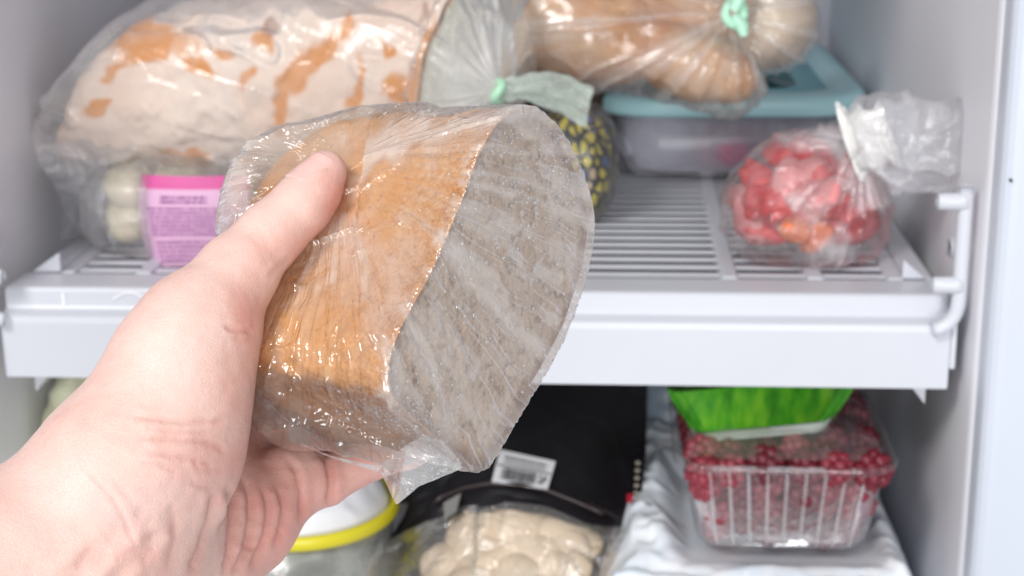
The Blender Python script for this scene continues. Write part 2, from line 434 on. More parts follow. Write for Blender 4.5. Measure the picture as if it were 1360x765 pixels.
def loaf():
    root = thing('bread_loaf', 'half loaf of orange-brown bread held in the hand, its pale cut face to the right', 'bread', K(560, 560, .45))
    tt = LL * (1 - np.cos(np.linspace(0, np.pi / 2, 130))) * .9 + LL * np.linspace(0, 1, 130) * .1
    tt = np.r_[0, .0004, .001, tt[tt > .0015]]; tt[-1] = LL * .9995
    nt = len(tt)
    sc = lscale(tt) * np.r_[.992, .998, np.ones(nt - 2)]
    U = UC + (SU - UC)[None] * sc[:, None, None]
    T = np.broadcast_to(tt[:, None], (nt, NS))
    V = loc2w(U[..., 0], U[..., 1], T).reshape(-1, 3)
    F = grid_faces(nt, NS, wrap_v=True)[:, ::-1]
    N = vnormals(V, F); q = w2c(V)
    dsp = .0007 * fbm(V * 90, 3, 5) + .0010 * vn(V * 35, 3) - .0005 * ridge(vn(V * 260, 9), 3)
    dsp *= sstep(0, .004, T.ravel())
    ctr = c2w(A3 + UC[0] * E1 + UC[1] * E2 + .5 * LL * AX)
    sign = np.sign(((V - ctr) * N).sum(1).mean()); N *= sign
    V = V + N * dsp[:, None]
    t = NT('bread_crust')
    n1 = t.noise(55, 6, .6); n2 = t.noise(900, 4, .65); n3 = t.noise(22, 3, .5)
    edge = t.attr('edge')
    c = t.mix(n3, (.66, .265, .07), (.82, .43, .145))
    c = t.mix(t.ramp(n1, [(.45, 0), (.8, .6)]), c, (.78, .50, .26))
    pit = t.noise(420, 2, .5)
    c = t.mix(t.ramp(pit, [(.66, 0), (.74, .6)]), c, (.30, .10, .03))
    c = t.mix(t.ramp(n2, [(.56, 0), (.68, .3)]), c, (.40, .14, .035))
    c = t.mix(t.math('MULTIPLY', edge, t.ramp(n2, [(.40, .12), (.58, .85)])), c, (.42, .14, .025))
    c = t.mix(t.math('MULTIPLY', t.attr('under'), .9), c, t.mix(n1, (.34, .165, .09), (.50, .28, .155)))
    p = t.pbr(Base__Color=c, Roughness=.62, Normal=t.bump(t.math('ADD', n2, n1), .3, .0006))
    t.set(p.inputs['Specular IOR Level'], .3)
    m = t.done(p)
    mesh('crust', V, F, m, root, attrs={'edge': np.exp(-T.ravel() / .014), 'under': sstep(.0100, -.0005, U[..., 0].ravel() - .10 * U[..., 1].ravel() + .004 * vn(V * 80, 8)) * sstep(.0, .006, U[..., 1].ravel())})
    # crumb face, inset rings so that pores are real relief
    rr = np.linspace(0.992, 0, 150)
    U = UC + (SU - UC)[None] * rr[:, None, None]
    T = np.zeros(U.shape[:2])
    V = loc2w(U[..., 0], U[..., 1], T).reshape(-1, 3)
    r = np.repeat(rr, NS)
    pores = sstep(.25, .6, vn(V * 420, 21)) + .8 * sstep(.35, .7, vn(V * 900, 22)) + .9 * sstep(.45, .7, vn(V * 210, 23))
    V = V + (RW @ AX)[None] * ((.0004 * pores + .0003) * sstep(1.0, .95, r))[:, None]
    t = NT('bread_crumb')
    n1 = t.noise(380, 4, .6); n2 = t.noise(60, 4, .6)
    c = t.mix(n2, (.57, .40, .285), (.70, .53, .40))
    c = t.mix(t.ramp(n1, [(.36, .85), (.47, 0)]), c, (.26, .165, .105))
    c = t.mix(t.ramp(t.attr('rim'), [(.90, 0), (.965, .85), (1, 1)]), c, (.23, .09, .03))
    m = t.done(t.pbr(Base__Color=c, Roughness=.8, Normal=t.bump(n1, .6, .001)))
    mesh('crumb', V, grid_faces(150, NS, wrap_v=True), m, root, attrs={'rim': r})
    return root
loaf()

# polygon distance for the bag
PU = resample(UV, 56); PU = smooth_loop(PU, 1)
def poly_sd(p):
    d = np.full(len(p), 1e9); s = np.ones(len(p))
    n = len(PU)
    for i in range(n):
        a, b = PU[i], PU[i - 1]; e = b - a; w = p - a
        bb = w - e * np.clip((w @ e) / (e @ e), 0, 1)[:, None]
        d = np.minimum(d, (bb * bb).sum(1))
        c1 = p[:, 1] >= a[1]; c2 = p[:, 1] < b[1]; c3 = e[0] * w[:, 1] > e[1] * w[:, 0]
        s = np.where((c1 & c2 & c3) | (~c1 & ~c2 & ~c3), -s, s)
    return s * np.sqrt(d)
def loaf_sd(p):
    q = w2c(p) - A3; u, v, t = q @ E1, q @ E2, q @ AX
    s = np.maximum(lscale(np.clip(t, 0, LL)), .08)
    uv = (np.stack([u, v], 1) - UC) / s[:, None] + UC
    d = poly_sd(uv) * s
    return np.maximum(np.maximum(d, -t), t - LL)
FANC = w2c(K(452, 212, .445))
lbM = ellM(.0150, .0245, .020, np.eye(3))
def bag_sd(p):
    q = w2c(p)
    d = loaf_sd(p) - .0016
    d = smin(d, ell(q, ray(356, 300) * .468, lbM), .010)
    d = smin(d, cone(q, ray(384, 206) * .472, ray(560, 172) * .468, .0085, .0070), .008)
    d = smin(d, cone(q, ray(400, 520) * .438, ray(520, 598) * .430, .014, .0045), .010)
    d = smin(d, cone(q, ray(350, 470) * .45, ray(400, 540) * .445, .014, .010), .012)
    return d

def held_bag():
    root = thing('plastic_bag', 'clear crinkled plastic bag wrapped around the half loaf in the hand', 'bag', K(520, 600, .44))
    c = c2w(A3 + .02 * E2 + .035 * AX + .04 * E1)
    V, F = sdf_mesh(bag_sd, c - .085, c + .085, .0024, 2)
    N = grad(bag_sd, V, 5e-4); N /= np.linalg.norm(N, axis=1, keepdims=True)
    q = w2c(V); px = pix(V)
    d = q - FANC; th = np.arctan2(d[:, 1], d[:, 0]); r = np.hypot(d[:, 0], d[:, 1])
    cut = sstep(.006, -.001, (q - A3) @ AX) * sstep(.3, .75, -(w2c(V + N) - q) @ AX)
    gate = sstep(.006, .035, r)
    f = np.stack([th * 8, r * 16, np.zeros_like(r)], 1) + .30 * fbm(V * 32, 2, 60)[:, None]
    f2 = np.stack([th * 22, r * 24, np.zeros_like(r)], 1) + .35 * fbm(V * 45, 2, 61)[:, None]
    sil = sstep(.05, .55, -((w2c(V + N) - q) * (q / np.linalg.norm(q, axis=1, keepdims=True))).sum(1))
    h = .0008 * ridge(vn(f, 31), 2) * gate + .00035 * ridge(vn(f2, 32), 2.5) * gate
    h += .00045 * ridge(fbm(V * 55, 2, 33), 3)
    loose = sstep(.001, .006, loaf_sd(V))
    h += loose * (.0014 * ridge(vn(V * 42, 35), 2.5) + .0012 * vn(V * 45, 36))
    near = np.exp(-((px[:, 0] - 375) ** 2 + (px[:, 1] - 235) ** 2) / (2 * 45 ** 2))
    h += near * .0022 * ridge(vn(V * np.array([70, 70, 110]) + .4 * fbm(V * 60, 2, 38)[:, None], 37), 3)
    low = np.exp(-((px[:, 1] - 500 - (px[:, 0] - 350) * .45) / 45) ** 2)
    h += low * .0012 * ridge(vn(np.stack([px[:, 0] / 90 + px[:, 1] / 300, (px[:, 1] - px[:, 0] * .5) / 16, 0 * th], 1) + .3 * fbm(V * 60, 2, 39)[:, None], 40), 2.5)
    h += .0016 * ridge(vn(np.stack([px[:, 0] / 120, (px[:, 1] + .45 * px[:, 0]) / 55, 0 * th], 1) + .35 * fbm(V * 38, 2, 46)[:, None], 47), 4) * sstep(620, 420, px[:, 0])
    h *= (1 - .6 * cut) * (.25 + .75 * sil)
    V = V + N * h[:, None]
    streak = fbm(f * np.array([1.5, .22, 1]) + .25 * fbm(V * 90, 2, 49)[:, None], 2, 41); st2 = fbm(f2 * np.array([.9, .22, 1]) + .3 * fbm(V * 110, 2, 50)[:, None], 2, 42)
    haze = .02 + .07 * sstep(-.2, .8, fbm(V * 45, 3, 43)) + .13 * sstep(.2, .8, streak) * gate + .10 * sstep(.2, .8, st2) * gate + .07 * loose
    haze_cut = .08 + .17 * sstep(-.6, .8, streak) + .09 * sstep(-.3, .6, st2) + .07 * sstep(0, .7, fbm(V * 70, 3, 44))
    haze = haze * (1 - cut) + haze_cut * cut
    # frosty veil between the thumb and the upper corner, a doubled strip of film down the cut face
    def blob(x, y, sx, sy, a=0):
        dx, dy = px[:, 0] - x, px[:, 1] - y; ca, sa = math.cos(a), math.sin(a)
        return np.exp(-((dx * ca + dy * sa) / sx) ** 2 - ((-dx * sa + dy * ca) / sy) ** 2)
    nz = sstep(-.6, .5, fbm(V * 80, 3, 45))
    haze += (1 - cut) * nz * (.42 * blob(500, 205, 75, 45, -.2) + .40 * blob(600, 165, 70, 22, -.1) + .26 * blob(470, 330, 45, 75, .5) + .35 * blob(315, 230, 34, 70, .7) + .25 * blob(520, 400, 30, 80, .5))
    clear = blob(610, 255, 34, 50, .3) + blob(430, 440, 60, 50) + blob(350, 250, 20, 30) + .8 * blob(500, 500, 40, 40)
    haze *= 1 - .65 * np.clip(clear, 0, 1) * (1 - cut)
    haze *= 1 - .85 * np.clip(1.3 * blob(440, 545, 130, 55, .4), 0, 1) * (1 - .5 * cut)
    strip = sstep(.55, .9, np.maximum(blob(560, 470, 22, 90, -.38), blob(592, 570, 30, 60, -.3)))
    haze += .24 * strip
    haze += .30 * np.exp(-(((q - A3) @ AX) / .0018) ** 2) * sstep(-.2, .6, streak)
    fan = np.stack([th * 17, r * 26, V[:, 2] * 8], 1) + .5 * fbm(V * 50, 2, 48)[:, None]
    m = film('held_film', .2, (.90, .835, .785), 1.6, .09, .31, 60, attr=True, fan=True, hvar=.35)
    mesh('film', V, F, m, root, attrs={'haze': np.clip(haze, 0, .92), 'fan': fan})
    # loose doubled flap under the loaf
    nu, nv = 70, 40
    top = np.array([(395, 585, .440), (440, 604, .437), (504, 618, .432), (540, 590, .424), (575, 570, .420), (612, 612, .424)])
    bot = np.array([(397, 588, .441), (442, 607, .438), (506, 626, .434), (527, 669, .430), (556, 645, .427), (612, 622, .425)])
    s = np.linspace(0, 1, nu); k = np.linspace(0, 1, 6)
    tp = np.stack([np.interp(s, k, top[:, i]) for i in range(3)], 1); bt = np.stack([np.interp(s, k, bot[:, i]) for i in range(3)], 1)
    w = np.linspace(0, 1, nv)[None, :, None]
    G = tp[:, None] * (1 - w) + bt[:, None] * w
    Q = np.stack([(G[..., 0] - PCX) / FPX * G[..., 2], (G[..., 1] - PCY) / FPX * G[..., 2], G[..., 2]], -1)
    W = c2w(Q); W = W - (RW @ np.array([0, 0, 1.]))[None, None] * (.0009 * ridge(vn(W * 160, 51), 2) + .0014 * vn(W * 90, 52) + .002)[..., None]
    W2 = W + (RW @ np.array([.2, .1, 1.])) * (.0010 + .0012 * np.sin(np.pi * w))
    FF = grid_faces(nu, nv); VV = np.concatenate([W.reshape(-1, 3), W2.reshape(-1, 3)])
    mesh('flap', VV, np.concatenate([FF, FF[:, ::-1] + nu * nv]), film('flap_film', .20, (.84, .84, .84), 1.1, .12, .4, 90), root)
    # water droplets beaded on the film
    bm = bmesh.new(); cnt = 0
    camv = CAMLOC
    clusters = [((700, 230), (55, 45), 150), ((745, 250), (20, 60), 80), ((650, 330), (60, 50), 50), ((660, 420), (60, 70), 45), ((600, 350), (18, 60), 25), ((545, 540), (38, 30), 120), ((490, 545), (35, 18), 50), ((560, 150), (60, 12), 35), ((690, 470), (40, 40), 24)]
    pts = []
    for (cx, cy), (sx, sy), n in clusters:
        for _ in range(n): pts.append((rng.normal(cx, sx * .8), rng.normal(cy, sy * .8)))
    pts = np.array(pts); D = np.stack([(pts[:, 0] - PCX) / FPX, (pts[:, 1] - PCY) / FPX, np.ones(len(pts))], 1) @ RW.T
    D /= np.linalg.norm(D, axis=1, keepdims=True)
    tt = np.full(len(pts), .36)
    for _ in range(60): tt += np.clip(bag_sd(CAMLOC + D * tt[:, None]), -.01, .01) * .8
    X = CAMLOC + D * tt[:, None]; ok = np.abs(bag_sd(X)) < .0008
    n0 = grad(bag_sd, X, 5e-4); n0 /= np.linalg.norm(n0, axis=1, keepdims=True)
    ico = bmesh.new(); bmesh.ops.create_icosphere(ico, subdivisions=2, radius=1); iv = np.array([v.co for v in ico.verts]); jf = np.array([[v.index for v in f.verts] for f in ico.faces]); ico.free()
    VV, FF = [], []
    for x, n in zip(X[ok], n0[ok]):
        rr = rng.choice([.00025, .00035, .00045, .00065], p=[.4, .3, .22, .08]) * rng.uniform(.8, 1.15)
        a = np.cross(n, [.3, .5, .8]); a /= np.linalg.norm(a); b = np.cross(n, a)
        VV.append(x + n * .0004 + rr * (iv[:, :1] * a + iv[:, 1:2] * b * rng.uniform(.8, 1.2) + .55 * iv[:, 2:] * n)); FF.append(jf + 42 * len(FF))
    t = NT('water'); 
    g = t.n('ShaderNodeBsdfGlossy', Color=(1, 1, 1), Roughness=.04); tr = t.n('ShaderNodeBsdfTransparent', Color=(.99, .99, .99))
    lw = t.n('ShaderNodeFresnel', IOR=1.5)
    rim_glint = t.n('ShaderNodeMixShader', i0=.5, i1=g, i2=t.n('ShaderNodeBsdfDiffuse', Color=(.9, .9, .9)))  # white put into the droplet rims as a painted ring highlight
    m = t.done(t.n('ShaderNodeMixShader', i0=t.math('MINIMUM', t.math('MULTIPLY', lw, 2.2), .8), i1=tr, i2=rim_glint))
    o = mesh('water_droplets', np.concatenate(VV), np.concatenate(FF), m, root); o['kind'] = 'stuff'
held_bag()

# ------------------------------------------------------------------ hand
def hand():
    root = thing('person', 'bare left hand and wrist of a person gripping the bagged half loaf', 'person', K(60, 720, .42))
    def J(px, py, d, r): return (ray(px, py) * d, r * d / FPX)
    thumb = [J(433, 228, .4430, 28), J(416, 255, .4410, 34), J(396, 278, .4385, 38), J(360, 311, .435, 41), J(314, 365, .430, 52), J(272, 428, .424, 65), J(226, 520, .418, 85), J(172, 612, .412, 106)]
    arm = [J(172, 640, .414, 112), J(118, 722, .412, 138), J(10, 792, .404, 152), J(-200, 905, .385, 172), J(-440, 1030, .365, 190)]
    palm = [[J(130, 700, .425, 100), J(235, 610, .452, 78), J(318, 535, .497, 56)],
            [J(140, 715, .425, 100), J(255, 650, .456, 74), J(350, 592, .492, 52)],
            [J(150, 730, .425, 100), J(262, 695, .450, 72), J(345, 645, .476, 52)],
            [J(150, 765, .420, 100), J(245, 752, .438, 86), J(325, 698, .452, 62), J(385, 645, .462, 46)]]
    fingers = [[J(318, 535, .497, 54), J(450, 490, .530, 42), J(540, 455, .535, 36), J(590, 430, .525, 32)],
               [J(350, 592, .492, 52), J(470, 560, .515, 42), J(560, 540, .522, 36), J(612, 522, .513, 32)],
               [J(345, 645, .476, 50), J(452, 612, .492, 38), J(540, 588, .500, 34), J(585, 570, .493, 30)],
               [J(385, 645, .462, 46), J(430, 640, .466, 32), J(500, 605, .472, 29), J(545, 585, .474, 26)]]
    extra = [J(250, 568, .416, 58), J(250, 606, .422, 42), J(244, 470, .420, 71), J(392, 632, .463, 44)]
    def chain(q, ch, k):
        d = None
        for (a, ra), (b, rb) in zip(ch[:-1], ch[1:]):
            c = cone(q, a, b, ra, rb); d = c if d is None else smin(d, c, k)
        return d
    def sd(p):
        q = w2c(p)
        d = chain(q, thumb, .004)
        for c_, r_ in extra[:3]: d = smin(d, np.linalg.norm(q - c_, axis=1) - r_, .016)
        pm = None
        for ch in palm:
            c_ = chain(q, ch, .006); pm = c_ if pm is None else smin(pm, c_, .007)
        d = smin(d, pm, .0045)
        d = smin(d, chain(q, arm, .008), .014)
        fm = None
        for ch in fingers:
            c_ = chain(q, ch, .002); fm = c_ if fm is None else smin(fm, c_, .0012)
        fm = smin(fm, np.linalg.norm(q - extra[3][0], axis=1) - extra[3][1], .003)
        return smin(d, fm, .003)
    allp = np.array([c2w(a) for ch in [thumb, arm[:3]] + palm + fingers for a, _ in ch])
    lo, hi = allp.min(0) - .045, allp.max(0) + .04
    V, F = sdf_mesh(sd, lo, hi, .0028, 2)
    N = grad(sd, V, 4e-4); N /= np.linalg.norm(N, axis=1, keepdims=True)
    px = pix(V); q = w2c(V); facing = -((w2c(V + N) - q) * (q / np.linalg.norm(q, axis=1, keepdims=True))).sum(1)
    front = sstep(-.05, .2, facing)
    dsp = np.zeros(len(V)); red = np.zeros(len(V)); deep = np.zeros(len(V))
    def crease(pts, w, depth, bulge=.5, red_k=.6, zmax=None):
        nonlocal dsp, red, deep
        pts = np.array(pts, float)
        # smooth the polyline
        s = np.linspace(0, len(pts) - 1, 14); pp = np.stack([np.interp(s, range(len(pts)), pts[:, i]) for i in (0, 1)], 1)
        for _ in range(2): pp[1:-1] = .25 * pp[:-2] + .5 * pp[1:-1] + .25 * pp[2:]
        wob = vn(np.concatenate([px / 9, np.zeros((len(px), 1))], 1), 71) * 1.3
        best = np.full(len(V), 1e9); par = np.zeros(len(V))
        for i in range(len(pp) - 1):
            a, b = pp[i], pp[i + 1]; e = b - a; wv = px - a; t = np.clip((wv @ e) / (e @ e), 0, 1)
            dd = np.linalg.norm(wv - t[:, None] * e, axis=1); m_ = dd < best; best = np.where(m_, dd, best); par = np.where(m_, (i + t) / (len(pp) - 1), par)
        fade = sstep(0, .18, par) * sstep(1, .8, par) * front
        d_ = np.abs(best + wob)
        depth *= .62; red_k *= .22
        dsp += fade * (-depth * np.exp(-(d_ / w) ** 2) + bulge * depth * np.exp(-((d_ - 2.6 * w) / (1.5 * w)) ** 2))
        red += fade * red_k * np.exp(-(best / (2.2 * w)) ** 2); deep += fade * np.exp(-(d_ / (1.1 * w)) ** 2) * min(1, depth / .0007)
    mm = .001
    # thumb joint folds
    crease([(296, 432), (318, 441), (338, 442)], 3.2, .9 * mm)
    crease([(300, 447), (322, 452), (336, 452)], 2.6, .4 * mm)
    crease([(352, 372), (372, 352), (386, 340)], 3, .35 * mm)
    crease([(338, 298), (352, 318), (366, 352)], 4, .2 * mm, .3)
    crease([(330, 305), (345, 326), (358, 360)], 4, .2 * mm, .3)
    crease([(438, 197), (441, 212), (434, 230), (425, 242), (404, 247)], 2.4, .12 * mm, .2)
    # folds across the thenar
    crease([(168, 553), (205, 556), (240, 562), (282, 560), (306, 562)], 3.4, .75 * mm)
    crease([(178, 584), (215, 582), (250, 586), (292, 592), (300, 604)], 3.2, .75 * mm)
    crease([(200, 570), (240, 574), (285, 577)], 3, .4 * mm)
    crease([(190, 602), (225, 604), (262, 612), (290, 622)], 3, .5 * mm)
    crease([(180, 614), (215, 618), (235, 628)], 2.6, .3 * mm)
    crease([(255, 610), (262, 622), (280, 628), (300, 622)], 2.6, .3 * mm)
    crease([(253, 640), (262, 646), (275, 649), (288, 646)], 3, .5 * mm)
    # wrist lines
    crease([(103, 613), (130, 640), (155, 668), (172, 705), (185, 745)], 2.4, .45 * mm, .4, .35)
    crease([(140, 622), (165, 655), (180, 670)], 2.2, .25 * mm, .4, .3)
    crease([(128, 690), (150, 725)], 2.4, .2 * mm, .4, .3)
    for a in ([(205, 680), (192, 700), (203, 722)], [(188, 672), (182, 690)], [(150, 745), (165, 735), (178, 725)], [(205, 725), (196, 742), (186, 756)], [(100, 760), (112, 740), (125, 725)], [(225, 665), (232, 690), (225, 715)]):
        crease(a, 6.5, .45 * mm, .6, .2)
    # long palm folds
    crease([(286, 650), (281, 672), (276, 700), (264, 732), (250, 770)], 5.2, 1.9 * mm, .4, .9)
    crease([(302, 640), (307, 668), (308, 700), (304, 740), (296, 772)], 5.2, 1.9 * mm, .4, .9)
    crease([(322, 630), (333, 668), (332, 705), (320, 742), (306, 770)], 5.2, 1.9 * mm, .4, .9)
    crease([(345, 640), (357, 670), (354, 705), (340, 738), (326, 765)], 4.8, 1.5 * mm, .4, .8)
    crease([(366, 640), (377, 672), (372, 706), (360, 732)], 4.6, 1.2 * mm, .4, .8)
    crease([(378, 600), (396, 632), (402, 665), (396, 700)], 3.8, 1.0 * mm, .5, .7)
    crease([(425, 598), (437, 618), (440, 645), (436, 680)], 4.2, 1.6 * mm, .5, .9)
    crease([(232, 690), (232, 720), (222, 760)], 4.5, .5 * mm, .5, .5)
    crease([(318, 720), (334, 728), (352, 728)], 2.6, .3 * mm)
    dsp += front * .00012 * fbm(V * 260, 3, 73) + .00022 * fbm(V * 70, 2, 74)
    # tendons at the wrist
    for (x0, y0, x1, y1, w, a) in ((110, 790, 205, 690, 11, .0009), (150, 800, 235, 700, 10, .0006), (60, 770, 150, 690, 14, .0006)):
        e = np.array([x1 - x0, y1 - y0]); L_ = np.linalg.norm(e); e = e / L_
        wv = px - [x0, y0]; tt = wv @ e; dd = wv @ np.array([-e[1], e[0]])
        dsp += a * front * np.exp(-(dd / w) ** 2) * sstep(-20, 30, tt) * sstep(L_ + 20, L_ - 30, tt)
    V = V + N * dsp[:, None]
    def g(x, y, sx, sy): return np.exp(-((px[:, 0] - x) / sx) ** 2 - ((px[:, 1] - y) / sy) ** 2)
    red += .55 * sstep(275, 360, px[:, 0]) * sstep(560, 640, px[:, 1]) + .75 * g(450, 275, 26, 70) + .45 * g(405, 335, 40, 30) + .5 * g(330, 410, 25, 45) + .3 * g(315, 500, 22, 80) + .35 * g(270, 610, 60, 40) - .45 * g(235, 470, 60, 90) - .3 * g(120, 640, 70, 50) + .25 * g(190, 740, 50, 40) + .2 * fbm(V * 60, 3, 80)
    blue = .6 * g(160, 680, 60, 22) + .5 * g(225, 650, 40, 14) + .25 * sstep(0, .6, fbm(V * 45, 3, 82))
    t = NT('skin')
    n1 = t.noise(160, 5, .6); n2 = t.noise(1500, 3, .6)
    v = t.n('ShaderNodeTexVoronoi', _feature='DISTANCE_TO_EDGE', Scale=900.0, Vector=t.n('ShaderNodeMapping', Vector=t.obj(), Scale=(1, 1, 1.6)).outputs[0]).outputs[0]
    r_ = t.math('ADD', t.attr('red'), t.math('MULTIPLY_ADD', n1, .7, -.35))
    c = t.ramp(t.math('MULTIPLY_ADD', r_, .4, .32), [(0, (.755, .585, .525)), (.32, (.735, .485, .42)), (.65, (.68, .32, .27)), (1, (.56, .19, .16))])
    c = t.mix(t.math('MULTIPLY', t.attr('blue'), .35), c, (.60, .47, .47))
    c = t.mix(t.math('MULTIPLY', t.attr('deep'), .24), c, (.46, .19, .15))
    hgt = t.math('ADD', t.math('MULTIPLY', t.math('MINIMUM', v, .12), 5.0), t.math('MULTIPLY', n2, .5))
    p = t.pbr(Base__Color=c, Roughness=.50, Normal=t.bump(hgt, .30, .0005))
    t.set(p.inputs['Subsurface Weight'], .22); t.set(p.inputs['Subsurface Radius'], (.0036, .0014, .0009)); t.set(p.inputs['Subsurface Scale'], 1.0)
    t.set(p.inputs['Specular IOR Level'], .38)
    mesh('hand', V, F, t.done(p), root, attrs={'red': np.clip(red, -1, 2), 'blue': np.clip(blue, 0, 1), 'deep': np.clip(deep, 0, 1)})
    # thumbnail
    tdir = ray(440, 222) * .4425 - ray(398, 280) * .4385; tdir /= np.linalg.norm(tdir)
    nn = np.array([-.66, -.42, -.62]); nn -= tdir * (nn @ tdir); nn /= np.linalg.norm(nn); bb = np.cross(tdir, nn)
    c0 = ray(424, 244) * .4415
    na, nb = 40, 40
    a = np.linspace(-1, 1, na); A_, B_ = np.meshgrid(a, a, indexing='ij')
    s_ = np.sqrt(np.clip(1 - np.abs(A_) ** 4 * .55, .05, 1))
    S0 = c0 + (A_ * .0062 + .0012)[..., None] * tdir + (B_ * s_ * .0052)[..., None] * bb
    S0 = c2w(S0 + nn * .018).reshape(-1, 3); dn = -(RW @ nn)
    dist = np.zeros(len(S0))
    for _ in range(50): dist += np.clip(sd(S0 + dn * dist[:, None]), -.01, .01) * .7
    edge = np.maximum(np.abs(A_), np.abs(B_)).ravel()
    W = S0 + dn * (dist - .00035 + .0011 * sstep(.86, 1.0, edge))[:, None]
    t = NT('nail')
    p = t.pbr(Base__Color=t.mix(t.noise(150, 3), (.73, .42, .38), (.80, .52, .47)), Roughness=.2); t.set(p.inputs['Subsurface Weight'], .2); t.set(p.inputs['Subsurface Radius'], (.002, .001, .001)); t.set(p.inputs['Subsurface Scale'], 1.0)
    mesh('thumbnail', W, grid_faces(na, nb), t.done(p), root)
hand()

#@@BACKGROUND
# ------------------------------------------------------------------ upper shelf
def orient(e):                                   # rows = local axes
    return np.array(e)
def crust_mat(name, base, orange, dark, attrs=True):
    t = NT(name); n1 = t.noise(40, 5, .6); n2 = t.noise(350, 4, .6)
    c = t.mix(n1, tuple(x * .86 for x in base), base); c = t.mix(t.ramp(t.noise(14, 4, .6), [(.42, 0), (.7, .75)]), c, tuple(x * y for x, y in zip(base, (.86, .70, .60))))
    pf = t.attr('patch')
    c = t.mix(t.math('MULTIPLY', pf, t.math('MULTIPLY_ADD', n2, .6, .7)), c, orange)
    c = t.mix(t.attr('burn'), c, dark)
    return t.done(t.pbr(Base__Color=c, Roughness=.75, Normal=t.bump(t.math('ADD', n1, n2), .35, .001)))

